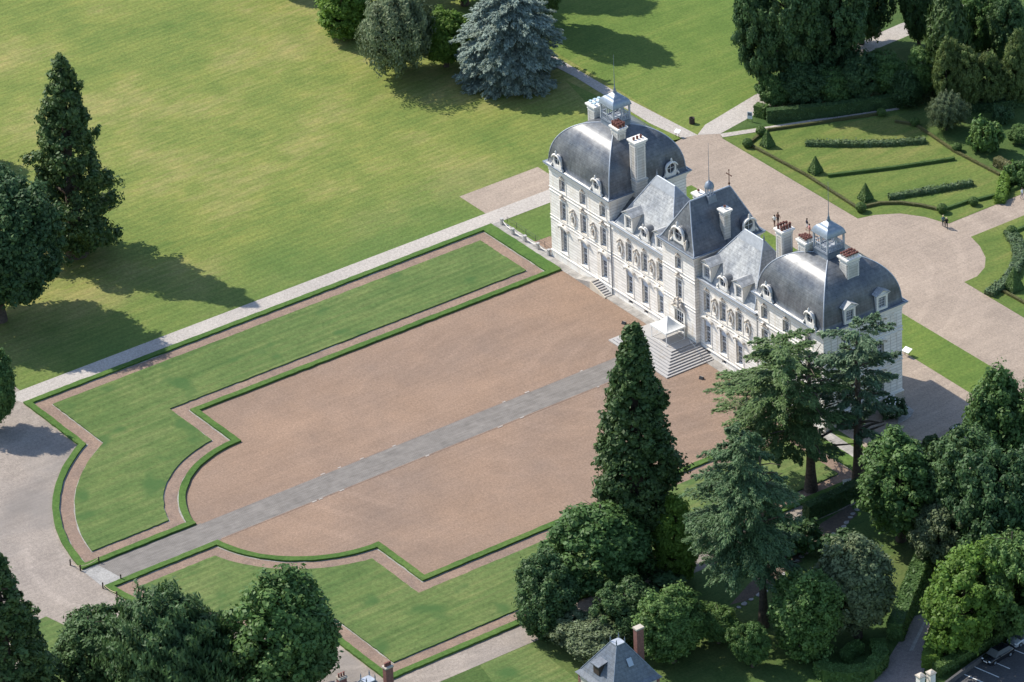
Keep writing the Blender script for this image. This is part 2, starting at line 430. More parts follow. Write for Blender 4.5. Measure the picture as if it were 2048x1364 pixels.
# ------------------------------------------------------------------ the setting: ground, courts, parterres, paths
def ground_sheet(name, pts, z, mat):
    return tag(MB().sheet(pts, z).build(name, mat), kind='structure')
def arc(cx, cy, r, a0, a1, n):
    return [(cx + r * math.cos(R(a0 + (a1 - a0) * i / n)), cy + r * math.sin(R(a0 + (a1 - a0) * i / n))) for i in range(n + 1)]
def pp(*L): return [P(x, y)[:2] for x, y in L]

tag(MB().sheet([(-1600, -1600), (1600, -1600), (1600, 1600), (-1600, 1600)], 0.0).build('ground', 'meadow'), kind='structure')
# park lawn behind the crossing paths
ground_sheet('park_lawn', [(-260, 36.0), (-43, 36.0), (-43, 60), (-60, 200), (-260, 200)], .012, 'rear_lawn')
ground_sheet('pavilion_lawn', pp((1130, 160), (1365, 277), (1300, 300), (1100, 330)) + [(-50.6, 14), (-44, 26)], .012, 'rear_lawn')
ground_sheet('wood_floor', [(43.0, -96), (110, -96), (110, 34), (43.0, 34)], .012, 'painted_shade_grass')
# gravel surfaces
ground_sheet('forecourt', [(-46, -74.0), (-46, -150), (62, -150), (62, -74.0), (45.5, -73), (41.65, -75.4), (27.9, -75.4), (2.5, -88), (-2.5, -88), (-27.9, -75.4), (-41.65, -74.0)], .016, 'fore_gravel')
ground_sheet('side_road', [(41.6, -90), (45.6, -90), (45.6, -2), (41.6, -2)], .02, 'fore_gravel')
ground_sheet('courtyard', [(-25.4, -.6), (-25.4, -58.7), (-15.55, -58.7)] + arc(0, -58.7, 15.55, 180, 360, 36)[1:-1] + [(15.55, -58.7), (25.4, -58.7), (25.4, -.6)], .02, 'court_gravel')
ground_sheet('axis_path', [(-2.4, -6.9), (-2.4, -73.5), (-2.5, -90.8), (2.5, -90.8), (2.4, -73.5), (2.4, -6.9)], .034, 'cobbles')
for sx in (-1, 1):
    ground_sheet('path_edging', [(sx * 2.3 - .1, -73.4), (sx * 2.3 + .1, -73.4), (sx * 2.3 + .1, -7.2), (sx * 2.3 - .1, -7.2)], .042, 'band_gravel')
    rg_ = random.Random(17 + sx)
    for k in range(7):
        y_ = rg_.uniform(-70, -12); l_ = rg_.uniform(.25, .9); x_ = sx * 2.36 + rg_.uniform(-.06, .06)
        tag(MB().box(x_ - .09, x_ + .09, y_ - l_ / 2, y_ + l_ / 2, 0, .062).build('kerb_stone', 'pale_path'), kind='structure')
ground_sheet('threshold_paving', [(-2.5, -90.8), (2.5, -90.8), (2.5, -87.8), (-2.5, -88.6)], .042, 'edging')
ground_sheet('left_walk', [(-44.75, -76.5), (-41.6, -75.2), (-41.65, 25), (-44.75, 25)], .024, 'pale_path')
ground_sheet('gravel_patch', [(-51, .4), (-44.7, .4), (-44.7, 13.7), (-51, 13.7)], .02, 'rear_gravel')
ground_sheet('corner_gravel', [(-34.2, -.9), (-29.0, -.9), (-29.0, 6.0), (-34.0, 3.4)], .02, 'court_gravel')
rear = pp((1365, 277), (1395, 270), (1440, 268), (1445, 277)) + [(-11.25, 38.55)] + \
    [(-x, y) for x, y in reversed([(2.4, 47.1), (5.1, 46.4), (8.0, 45.0), (10.0, 43.2), (11.2, 40.9)])][0:0] + \
    pp((1750, 430), (1800, 427), (1850, 434), (1880, 443)) + [(-2.3, 47.2), (-2.4, 90), (2.4, 90), (2.4, 47.1), (5.1, 46.4), (8.0, 45.0), (10.0, 43.2), (11.2, 40.9), (11.3, 38.55), (62, 38.55), (62, 12), (44, 2), (29.0, 2), (29.0, 13.2), (-41.0, 13.2)]
ground_sheet('rear_terrace', rear, .02, 'rear_gravel')
ground_sheet('rear_lawn_strip', [(-33.2, 20.8), (-5.0, 20.8), (-5.0, 26.9), (-33.2, 26.9)], .034, 'rear_lawn')
ground_sheet('rear_lawn_strip', [(5.0, 20.8), (37.4, 20.8), (34.6, 27.2), (5.0, 26.9)], .034, 'rear_lawn')
# garden beds behind (the sheets the topiary stands on)
ground_sheet('garden_lawn', [(-41.3, 38.6), (-11.3, 38.6)] + pp((1750, 430), (1800, 427), (1850, 434), (1880, 443)) + [(-2.35, 47.2), (-2.4, 61.5), (-31, 61.5)], .03, 'garden_lawn')
ground_sheet('garden_lawn', [(2.4, 47.1), (5.1, 46.4), (8.0, 45.0), (10.0, 43.2), (11.2, 40.9), (11.3, 38.6), (60, 38.6), (60, 80), (2.4, 80)], .03, 'garden_lawn')
ground_sheet('orchard_lawn', [(-31, 61.5), (-2.4, 61.5), (-2.4, 110), (-31, 110)], .026, 'painted_shade_grass')
ground_sheet('shrubbery_floor', [(-42.8, 39.6), (-33.1, 62.5), (-31, 64), (-31, 120), (-70, 120), (-52, 56), (-44.2, 47.5)], .03, 'painted_shade_grass')
# park paths
ground_sheet('park_path', pp((1395, 270), (1260, 200), (1130, 125), (1040, 72), (1040, 98), (1150, 154), (1300, 247), (1365, 277)), .03, 'pale_path')
ground_sheet('park_path', pp((1395, 270), (1410, 250), (1510, 190), (1640, 118), (1800, 48), (2048, -30), (2048, -4), (1830, 66), (1700, 120), (1525, 221), (1440, 268)), .034, 'pale_path')
ground_sheet('garden_walk', pp((1440, 268), (1790, 214), (1800, 219), (1445, 275)), .04, 'pale_path')
# lane and car park at the lower right
ground_sheet('lane', pp((1862, 1225), (1830, 1232), (1775, 1320), (1735, 1380), (1840, 1400), (1850, 1330), (1880, 1250)), .03, 'lane')
ground_sheet('lane_gutter', pp((1853, 1232), (1858, 1232), (1826, 1302), (1818, 1302)), .038, 'edging')
ground_sheet('car_park', pp((1880, 1370), (2060, 1255), (2300, 1255), (2300, 1500), (1880, 1500)), .03, 'asphalt')
for a, bq in (((1998, 1288), (2048, 1308)), ((1975, 1319), (2020, 1338)), ((1949, 1334), (1998, 1355)), ((1926, 1348), (1968, 1366)), ((2024, 1272), (2060, 1287))):
    p, q = P(*a), P(*bq); t = (q - p).normalized(); nn = Vector((-t.y, t.x, 0)) * .07
    tag(MB().sheet([p - nn, q - nn, q + nn, p + nn], .036).build('parking_line', 'paint_white'), kind='structure')
ground_sheet('lower_lawn', pp((960, 1330), (1060, 1288), (1130, 1340), (1180, 1380), (1040, 1440)), .03, 'lawn')
ground_sheet('corner_lawn', pp((30, 1262), (92, 1233), (145, 1258), (230, 1330), (60, 1400)), .03, 'lawn')
ground_sheet('earth_bed', pp((1560, 1100), (1700, 1010), (1715, 1030), (1600, 1120), (1500, 1200), (1460, 1210)), .03, 'bare_earth')

# ---- the two parterres flanking the courtyard
def parterre_outline(s, d, dtop):
    """outline of one parterre shrunk by d on every side (dtop on the side of the chateau)"""
    ro, ri = 33.2 - d, 15.55 + d
    xp = -2.5 - d
    a_end = math.degrees(math.atan2(-math.sqrt(ro * ro - xp * xp), xp)) % 360
    yj = -75.4 + d; a_jog = math.degrees(math.atan2(yj + 57.6, -math.sqrt(ro * ro - (yj + 57.6) ** 2))) % 360
    L = [(-41.65 + d, -.9 - dtop), (-41.65 + d, yj)] + arc(0, -57.6, ro, a_jog, a_end, 26)
    b0 = math.degrees(math.atan2(-math.sqrt(ri * ri - xp * xp), xp)) % 360
    yk = -58.7 - d; b1 = math.degrees(math.atan2(-d, -math.sqrt(ri * ri - d * d))) % 360
    L += arc(0, -58.7, ri, b0, b1, 20) + [(-25.4 - d, yk), (-25.4 - d, -.9 - dtop)]
    return L if s < 0 else [(-x, y) for x, y in reversed(L)]
def parterre(s):
    raw = [parterre_outline(s, d, d + (1.0 if d else 0)) for d in (0, .88, 1.02, 2.67, 2.80)]
    cnt = [max(1, int((Vector(raw[0][i]) - Vector(raw[0][(i + 1) % len(raw[0])])).length / .8)) for i in range(len(raw[0]))]
    rg = random.Random(9 + s); O = []
    for L, amp in zip(raw, (.03, .03, .03, .03, .03)):     # hand-cut edges wander a little
        Q = []
        for i, n_ in enumerate(cnt):
            A, B = Vector(L[i]), Vector(L[(i + 1) % len(L)])
            for k in range(n_):
                q = A + (B - A) * (k / n_)
                Q.append((q.x + rg.gauss(0, amp), q.y + rg.gauss(0, amp)) if k or n_ == 1 else (q.x, q.y))
        O.append(Q)
    tag(MB().ring(O[0], O[1], 0, .30).build('turf_border', 'turf_edge'), kind='structure')
    tag(MB().ring(O[1], O[2], 0, .05, False).build('path_edging', 'edging'), kind='structure')
    tag(MB().ring(O[2], O[3], 0, .04, False).build('parterre_path', 'band_gravel'), kind='structure')
    tag(MB().ring(O[3], O[4], 0, .05, False).build('path_edging', 'edging'), kind='structure')
    tag(MB().prism(O[4], 0, .22).build('parterre_lawn', 'lawn'), kind='structure')
parterre(-1); parterre(1)
# paved strip along the facade
ground_sheet('terrace_paving', [(-41.7, -.88), (-25.4, -.88), (-15, -.75), (15, -.75), (25.4, -.88), (41.7, -.88), (41.7, .9), (-29.3, .9), (-33.8, .9), (-41.7, .9)], .05, 'paving')
tag(MB().prism(pp((1802, 802), (1828, 822), (1822, 834), (1795, 850)), 0, .10).build('stone_apron', 'paving'), kind='structure')
# ------------------------------------------------------------------ the chateau
chateau = empty('chateau', (0, 6.5, 0))
tag(chateau, 'white stone chateau with slate domes, steep roofs and rows of tall windows', 'chateau')
CO = Vector((0, -6.5, 0))
def part(mb, name, mat, loc=(0, 0, 0), rz=0.0):
    return mb.build(name, mat, chateau, Vector(loc) + CO, rz)
def inst(me, name, loc, rz=0.0, parent=None, mat=None):
    o = bpy.data.objects.new(name, me); col.objects.link(o)
    o.parent = parent or chateau
    o.location = (Vector(loc) + CO) if parent is None else loc
    o.rotation_euler = (0, 0, rz)
    return o
XO, XI, YF, YB, YW, YC, XC = 29.45, 15.9, .53, 13.25, .60, -.10, 3.42
ZP, ZW = 14.33, 11.15           # top of cornice: pavilions / wings
GF, FF, AT = (1.75, 5.2), (6.6, 9.45), (11.0, 12.75)
WW = .68                        # half window width

def panel(u0, u1, z0, z1, ops, depth=.52):
    """wall sheet in the plane y=0 looking to -Y with openings (u0,u1,z0,z1) and their reveals"""
    mb = MB()
    us = sorted({u0, u1} | {q for o in ops for q in o[:2]}); zs = sorted({z0, z1} | {q for o in ops for q in o[2:]})
    for i in range(len(us) - 1):
        for j in range(len(zs) - 1):
            cu, cz = (us[i] + us[i + 1]) / 2, (zs[j] + zs[j + 1]) / 2
            if any(o[0] < cu < o[1] and o[2] < cz < o[3] for o in ops): continue
            mb.add([(us[i], 0, zs[j]), (us[i + 1], 0, zs[j]), (us[i + 1], 0, zs[j + 1]), (us[i], 0, zs[j + 1])], [(0, 1, 2, 3)])
    for (a, b_, c, d) in ops:
        q = depth
        mb.add([(a, 0, c), (a, q, c), (a, q, d), (a, 0, d)], [(0, 1, 2, 3)])
        mb.add([(b_, 0, c), (b_, 0, d), (b_, q, d), (b_, q, c)], [(0, 1, 2, 3)])
        mb.add([(a, 0, d), (a, q, d), (b_, q, d), (b_, 0, d)], [(0, 1, 2, 3)])
        mb.add([(a, 0, c), (b_, 0, c), (b_, q, c), (a, q, c)], [(0, 1, 2, 3)])
    return mb
# window meshes, shared by every window of the same height
WM = {}
def window_meshes(h, blind, w=WW):
    key = (round(h, 2), blind, round(w, 2))
    if key in WM: return WM[key]
    s = MB(); t = .17                                   # stone surround, a little proud of the wall
    s.box(-w - t, -w, -.05, .05, -.08, h + t); s.box(w, w + t, -.05, .05, -.08, h + t); s.box(-w, w, -.05, .05, h, h + t)
    s.box(-w - t - .08, w + t + .08, -.12, .03, -.22, -.08)
    top = h - (.85 if blind else 0)
    b_ = MB()
    for x in (-w, 0 - .045, w - .07): b_.box(x, x + (.09 if abs(x) < .2 else .07), .34, .41, 0, top)
    b_.box(-w, w, .34, .41, 0, .09); b_.box(-w, w, .34, .41, top - .08, top)
    rows = max(3, int(round(top / .52)))
    for k in range(1, rows): b_.box(-w, w, .355, .395, k * top / rows - .02, k * top / rows + .02)
    for x in (-w / 2, w / 2): b_.box(x - .018, x + .018, .355, .395, 0, top)
    if top > 2: b_.box(-w, w, .335, .415, top * .66 - .06, top * .66 + .06)
    g = MB().box(-w, w, .42, .45, 0, top)
    bl = MB().box(-w, w, .16, .42, top, h) if blind else None
    WM[key] = tuple(x.mesh(n) if x else None for x, n in ((s, 'window'), (b_, 'glazing_bars'), (g, 'pane'), (bl, 'blind')))
    for me, mt in zip(WM[key], ('trim', 'bars_white', 'glass', 'blind')):
        if me: me.materials.append(MATS[mt])
    return WM[key]
def window(loc, h, rz=0.0, blind=False, w=WW):
    s, b_, g, bl = window_meshes(h, blind, w)
    o = inst(s, 'window', loc, rz)
    inst(b_, 'glazing_bars', (0, 0, 0), 0, o); inst(g, 'pane', (0, 0, 0), 0, o)
    if bl: inst(bl, 'blind', (0, 0, 0), 0, o)
    return o
# ornaments
def hood_mesh(w, d, r, th, name, mat):
    mb = MB(); n = 9
    a0 = math.asin(min(.999, w / r)); pts = []
    for i in range(n):
        a = -a0 + 2 * a0 * i / (n - 1); pts.append((r * math.sin(a), r * math.cos(a) - r * math.cos(a0)))
    for i in range(n - 1):
        (x0, z0), (x1, z1) = pts[i], pts[i + 1]
        vs = [(x0, -d, z0), (x1, -d, z1), (x1, -d, z1 + th), (x0, -d, z0 + th), (x0, .02, z0), (x1, .02, z1), (x1, .02, z1 + th), (x0, .02, z0 + th)]
        mb.add(vs, [(0, 1, 2, 3), (3, 2, 6, 7), (1, 0, 4, 5), (0, 3, 7, 4), (2, 1, 5, 6)])
    for s in (-1, 1):                                  # scrolled brackets carrying the hood
        mb.lathe([(.02, -.25), (.13, -.16), (.15, 0), (.1, .12), (.02, .2)], s * (w - .12), -d * .45, 6)
    me = mb.mesh(name); me.materials.append(MATS[mat]); return me
HOOD = hood_mesh(1.12, .42, 1.75, .17, 'window_hood', 'trim')
def crest_mesh(sc, name):
    mb = MB(); rg = random.Random(3)
    mb.tube([(-.75 * sc, -.1, -.12 * sc), (-.5 * sc, -.2, .05 * sc), (-.25 * sc, -.24, .22 * sc), (0, -.26, .3 * sc), (.25 * sc, -.24, .22 * sc), (.5 * sc, -.2, .05 * sc), (.75 * sc, -.1, -.12 * sc)], [.05 * sc, .1 * sc, .12 * sc, .14 * sc, .12 * sc, .1 * sc, .05 * sc], 6)
    mb.ball((0, -.2, .42 * sc), .2 * sc, 8, 1.2); mb.ball((-.62 * sc, -.12, .02), .13 * sc, 6); mb.ball((.62 * sc, -.12, .02), .13 * sc, 6)
    for k in range(7): mb.ball((rg.uniform(-.6, .6) * sc, -.12, rg.uniform(-.12, .25) * sc), .1 * sc, 6)
    me = mb.mesh(name); me.materials.append(MATS['ornament']); return me
CREST = crest_mesh(1.0, 'window_crest'); CREST_S = crest_mesh(.72, 'window_crest')
def medallion_mesh():
    ring = MB(); n = 20
    for (rx, rz, rr) in ((.52, .78, .11), (.36, .58, .06)):
        vs = []; fs = []; m_ = 6
        for i in range(n):
            a = 2 * PI * i / n
            for k in range(m_):
                b_ = 2 * PI * k / m_; q = 1 + rr / rx * math.cos(b_)
                vs.append((rx * q * math.cos(a), -.08 - rr * math.sin(b_), rz * (1 + rr / rz * math.cos(b_)) * math.sin(a)))
        for i in range(n):
            for k in range(m_): fs.append((i * m_ + k, ((i + 1) % n) * m_ + k, ((i + 1) % n) * m_ + (k + 1) % m_, i * m_ + (k + 1) % m_))
        ring.add(vs, fs, True)
    ring.add([(.5 * math.cos(2 * PI * i / n), -.03, .76 * math.sin(2 * PI * i / n)) for i in range(n)], [tuple(range(n))])
    dr = MB()                                          # drapery tied above
    for s in (-1, 1):
        dr.tube([(0, -.14, 1.22), (s * .28, -.18, 1.14), (s * .52, -.16, .92), (s * .62, -.12, .62)], [.1, .15, .13, .05], 6)
    dr.ball((0, -.16, 1.3), .2, 8, 1.1)
    ring.tube([(-.5, -.1, -.6), (-.3, -.14, -.84), (0, -.16, -.93), (.3, -.14, -.84), (.5, -.1, -.6)], [.03, .09, .1, .09, .03], 6)
    bust = MB().ball((0, -.18, .16), .17, 8, 1.25); bust.lathe([(.26, -.42), (.24, -.2), (.1, -.02), (.08, .05)], 0, -.12, 8, True, 1, .7)
    out = []
    for mb, nm, mt in ((ring, 'medallion', 'trim'), (dr, 'drapery', 'ornament'), (bust, 'bust', 'ornament')):
        me = mb.mesh(nm); me.materials.append(MATS[mt]); out.append(me)
    return out
MED = medallion_mesh()
def medallion(x, y, z, rz=0):
    o = inst(MED[0], 'medallion', (x, y, z), rz); inst(MED[1], 'drapery', (0, 0, 0), 0, o); inst(MED[2], 'bust', (0, 0, 0), 0, o)

# ---- front walls with their windows
PAVX = (17.4, 21.85, 26.45); WINGX = (5.1, 8.45, 11.85)
def ops_for(xs, levels): return [(x - WW, x + WW, z0, z1) for x in xs for (z0, z1) in levels]
def bsm(x): return (x - .45, x + .45, .35, .85)
for s in (-1, 1):
    xs = [s * x - (.35 if False else 0) for x in PAVX]
    x0, x1 = sorted((s * XI, s * XO))
    mb = panel(x0, x1, 0, 13.5, ops_for(xs, (GF, FF, AT)))
    part(mb, 'wall', 'facade', (0, YF, 0))
    for x in xs:
        for (z0, z1) in (GF, FF, AT): window((x, YF, z0), z1 - z0, 0, z0 < 2 and abs(x) < 26)
        inst(HOOD, 'window_hood', (x, YF - .01, 5.42)); inst(CREST_S, 'window_crest', (x, YF - .01, 5.72))
        inst(CREST, 'window_crest', (x, YF - .01, 9.98)); inst(CREST_S, 'window_crest', (x, YF - .01, 13.05))
    for x in (19.62, 24.15): medallion(s * x, YF - .01, 7.95)
    # wings
    xs = [s * x for x in WINGX]; x0, x1 = sorted((s * XC, s * XI))
    mb = panel(x0, x1, 0, 10.6, ops_for(xs, (GF, FF)) + [bsm(x) for x in xs])
    part(mb, 'wall', 'facade', (0, YW, 0))
    for x in xs:
        for (z0, z1) in (GF, FF): window((x, YW, z0), z1 - z0, 0, z0 < 2)
        inst(HOOD, 'window_hood', (x, YW - .01, 5.42)); inst(CREST_S, 'window_crest', (x, YW - .01, 5.72))
        inst(CREST_S, 'window_crest', (x, YW - .01, 9.85))
        part(MB().box(-.45, .45, .3, .36, 0, .5), 'cellar_grille', 'iron', (x, YW, .35))
    for x in (6.78, 10.15, 13.75): medallion(s * x, YW - .01, 7.95)
    # pavilion flank to the outside
    ys = (4.35, 9.55)
    mb = panel(YF, YB, 0, 13.5, [(y - WW, y + WW, z0, z1) for y in ys for (z0, z1) in (GF, FF, AT)] + [(y - .5, y + .5, .25, 1.05) for y in ys])
    if s > 0:
        part(mb, 'wall', 'facade', (XO, 0, 0), R(90))
        for y in ys:
            for (z0, z1) in (GF, FF, AT): window((XO, y, z0), z1 - z0, R(90))
            inst(HOOD, 'window_hood', (XO + .01, y, 13.0), R(90)); inst(HOOD, 'window_hood', (XO + .01, y, 9.72), R(90)); inst(HOOD, 'window_hood', (XO + .01, y, 5.42), R(90))
            part(MB().box(-.5, .5, .3, .36, 0, .8), 'cellar_grille', 'iron', (XO, y, .25), R(90))
        for y in (2.3, 6.95, 11.9):                    # long sunk panels beside the windows
            for (a, b_) in ((6.7, 10.3), (10.9, 13.0), (1.6, 5.0)):
                w_ = .55 if y != 6.95 else .8
                mb = MB(); t = .07
                mb.box(-w_, -w_ + t, -.04, .02, a, b_); mb.box(w_ - t, w_, -.04, .02, a, b_); mb.box(-w_ + t, w_ - t, -.04, .02, a, a + t); mb.box(-w_ + t, w_ - t, -.04, .02, b_ - t, b_)
                part(mb, 'wall_moulding', 'trim', (XO, y, 0), R(90))
    else:
        part(MB().box(-XO, -XO + .3, YF + .004, YB - .304, 0, 13.5), 'wall', 'facade')
    part(MB().box(*sorted((s * (XI + .004), s * (XO - .004))), YB - .3, YB - .003, 0, 13.5), 'wall', 'facade')
    part(MB().box(*sorted((s * XI, s * (XI + .3))), YF + .01, YB - .304, 0, 13.5), 'wall', 'facade')
    part(MB().box(*sorted((s * XC, s * XI)), 10.1, 10.4, 0, 10.6), 'wall', 'facade')
    # string courses, plinth
    def rail(x0, x1, y, z0, z1, d, mat='trim'):
        part(MB().box(x0, x1, y - d, y + .02, z0, z1), 'string_course', mat)
    a, b_ = sorted((s * XI, s * XO))
    rail(a - .08, b_ + .08, YF, 0, 1.0, .10, 'trim'); rail(a - .1, b_ + .1, YF, 1.0, 1.14, .16)
    for z in (5.95, 6.42): rail(a - .06, b_ + .06, YF, z, z + .1, .07)
    for z in (10.22, 10.72): rail(a - .08, b_ + .08, YF, z, z + .12, .09)
    a, b_ = sorted((s * (XC + .02), s * (XI - .1)))
    for k, x in enumerate(list(WINGX) + [99]):
        pass
    rail(a, b_, YW, 1.0, 1.14, .13)
    for z in (5.95, 6.42): rail(a, b_, YW, z, z + .1, .07)
    rail(a, b_, YW, 10.15, 10.3, .10)
    if s > 0:
        for z0, z1, d in ((0, 1.3, .25), (1.3, 1.46, .32), (5.95, 6.08, .12), (6.42, 6.55, .12), (10.22, 10.4, .15), (10.72, 10.85, .13)):
            part(MB().box(XO - .02, XO + d, YF - .05, YB + .05, z0, z1), 'string_course', 'rough_stone' if z0 < 1 else 'trim')
    # rain pipe in the corner between wing and pavilion
    part(MB().tube([(s * (XI - .12), YW - .1, .2), (s * (XI - .12), YW - .1, 10.6)], .06, 6), 'rain_pipe', 'zinc')
# centre bay
mb = panel(-XC, XC, 0, 13.5, [(-WW, WW, *FF), (-WW, WW, *AT), (-.95, .95, 1.55, 4.75)])
part(mb, 'wall', 'facade', (0, YC, 0))
for s in (-1, 1):
    part(MB().box(*sorted((s * XC, s * (XC - .3))), YC + .01, 10.296, 0, 13.5), 'wall', 'facade')
part(MB().box(-XC + .004, XC - .004, 10.3, 10.597, 0, 13.5), 'wall', 'facade')
for (z0, z1) in (FF, AT): window((0, YC, z0), z1 - z0)
inst(CREST, 'window_crest', (0, YC - .01, 9.98)); inst(CREST_S, 'window_crest', (0, YC - .01, 13.05))
for z in (5.95, 6.42, 10.22, 10.72): part(MB().box(-XC - .08, XC + .08, YC - .08, YC + .02, z, z + .11), 'string_course', 'trim')
mb = MB()                                              # doorway: jambs, door leaves, broken pediment with arms
mb.box(-1.25, -.95, -.16, .05, 1.5, 4.9); mb.box(.95, 1.25, -.16, .05, 1.5, 4.9); mb.box(-1.35, 1.35, -.22, .05, 4.9, 5.12)
part(mb, 'door_frame', 'trim', (0, YC, 0))
d = part(MB().box(-.95, .95, .3, .36, 1.55, 4.75), 'door', 'glass', (0, YC, 0))
mb = MB()
for x in (-.95, -.05, .4, .85, -.5): mb.box(x, x + .1, .24, .298, 1.55, 4.75)
for z in (1.55, 2.3, 3.0, 3.7, 4.65): mb.box(-.95, .95, .25, .297, z, z + .09)
mb.build('glazing_bars', 'bars_white', d)
mb = MB()
for s in (-1, 1):
    mb.tube([(s * 1.45, -.25, 5.2), (s * 1.15, -.3, 5.42), (s * .75, -.34, 5.72), (s * .5, -.34, 5.95), (s * .42, -.3, 6.15)], [.12, .17, .19, .17, .08], 6)
    mb.ball((s * .75, -.3, 6.05), .22, 7, 1.3); mb.ball((s * .62, -.3, 6.5), .16, 7); mb.tube([(s * .55, -.25, 5.6), (s * .95, -.3, 5.9)], .13, 6)
mb.ball((0, -.3, 6.05), .42, 10, 1.25, 1, .5); mb.ball((0, -.3, 6.78), .24, 8, 1); mb.ball((0, -.28, 5.5), .3, 8, .8)
part(mb, 'door_pediment', 'ornament', (0, YC, 0))

# ---- cornices
def cornice(name, rect, z, prof, mat='trim', open_back=False):
    x0, x1, y0, y1 = rect; mb = MB(); vs = []; n = len(prof)
    for (o, h) in prof: vs += [(x0 - o, y0 - o, z + h), (x1 + o, y0 - o, z + h), (x1 + o, y1 + o, z + h), (x0 - o, y1 + o, z + h)]
    fs = []
    for i in range(n - 1):
        for k in range(4): fs.append((i * 4 + k, i * 4 + (k + 1) % 4, (i + 1) * 4 + (k + 1) % 4, (i + 1) * 4 + k))
    fs.append(tuple((n - 1) * 4 + k for k in range(4)))
    part(mb.add(vs, fs), name, mat)
CPROF = [(0, -.95), (.06, -.95), (.06, -.62), (.14, -.58), (.14, -.46), (.3, -.4), (.34, -.2), (.52, -.14), (.55, 0), (.3, .02)]
GPROF = [(.56, .0), (.60, .03), (.60, .14), (.44, .16), (.40, .06), (.2, .06)]
for s in (-1, 1):
    r = (*sorted((s * XI, s * XO)), YF, YB)
    cornice('cornice', r, ZP, CPROF); cornice('gutter', r, ZP + .012, GPROF, 'lead')
    # modillions under the crowning
    mb = MB(); a, b_ = sorted((s * XI, s * XO)); n = 26
    for k in range(n): x = a + (b_ - a) * (k + .5) / n; mb.box(x - .09, x + .09, YF - .3, YF - .13, ZP - .44, ZP - .24)
    if s > 0:
        for k in range(22): y = YF + (YB - YF) * (k + .5) / 22; mb.box(XO + .13, XO + .3, y - .09, y + .09, ZP - .44, ZP - .24)
    part(mb, 'modillions', 'trim')
    a, b_ = sorted((s * (XC + .05), s * (XI - .05)))
    mb = MB(); vs = []; pr = [(0, -.6), (.06, -.6), (.08, -.4), (.2, -.34), (.24, -.18), (.42, -.1), (.45, 0), (-.3, .05)]
    for (o, h) in pr: vs += [(a, YW - o, ZW + h), (b_, YW - o, ZW + h)]
    part(mb.add(vs, [(2 * i, 2 * i + 1, 2 * i + 3, 2 * i + 2) for i in range(len(pr) - 1)]), 'cornice', 'trim')
    part(MB().box(a, b_, YW - .46, YW - .2, ZW + .012, ZW + .16), 'gutter', 'lead_pale')
    part(MB().box(a, b_, YW - .19, 10.3, ZW - .3, ZW + .03), 'roof_deck', 'lead')
r = (-XC, XC, YC, 10.6)
cornice('cornice', r, ZP, CPROF); cornice('gutter', r, ZP + .012, GPROF, 'lead')

# ---- roofs
def loft_roof(rows, name, mat, cap=True, smooth=True):
    """rows of (x0,x1,y0,y1,z); each of the four faces keeps its own vertices so the hips stay sharp"""
    mb = MB()
    for k in range(4):
        vs = []
        for (x0, x1, y0, y1, z) in rows:
            c = [(x0, y0, z), (x1, y0, z), (x1, y1, z), (x0, y1, z)]
            vs += [c[k], c[(k + 1) % 4]]
        mb.add(vs, [(2 * i, 2 * i + 1, 2 * i + 3, 2 * i + 2) for i in range(len(rows) - 1)], smooth)
    if cap:
        x0, x1, y0, y1, z = rows[-1]; mb.add([(x0, y0, z), (x1, y0, z), (x1, y1, z), (x0, y1, z)], [(0, 1, 2, 3)])
    return part(mb, name, mat)
def hip_lines(rows, parent, rad=.075, which=(0, 1, 2, 3)):
    for k in which:
        pts = []
        for (x0, x1, y0, y1, z) in rows: pts.append([(x0, y0, z), (x1, y0, z), (x1, y1, z), (x0, y1, z)][k])
        MB().tube(pts, rad, 6).build('hip_flashing', 'lead_pale', parent)
def clay_pots(parent, x0, x1, y0, y1, z, nx, ny, mat, seed, h=.62, base=True):
    rg = random.Random(seed)
    for i in range(nx):
        for j in range(ny):
            x = x0 + (x1 - x0) * (i + .5) / nx; y = y0 + (y1 - y0) * (j + .5) / ny; hh = h * rg.uniform(.85, 1.1)
            if mat == 'pot_blue':
                MB().box(x - .2, x + .2, y - .17, y + .17, z + .2, z + .42).build('chimney_cowl', mat, parent)
            else:
                prof = [(.17, z), (.15, z + hh * .6), (.19, z + hh * .62), (.18, z + hh), (.11, z + hh), (.10, z + hh - .12)]
                po = MB().lathe(prof, x, y, 8).build('chimney_pot', mat, parent)
                if mat == 'pot_white':
                    po.data.materials.append(MATS['pot_clay'])
                    for f_ in po.data.polygons:
                        if f_.center.z > z + hh * .61: f_.material_index = 1
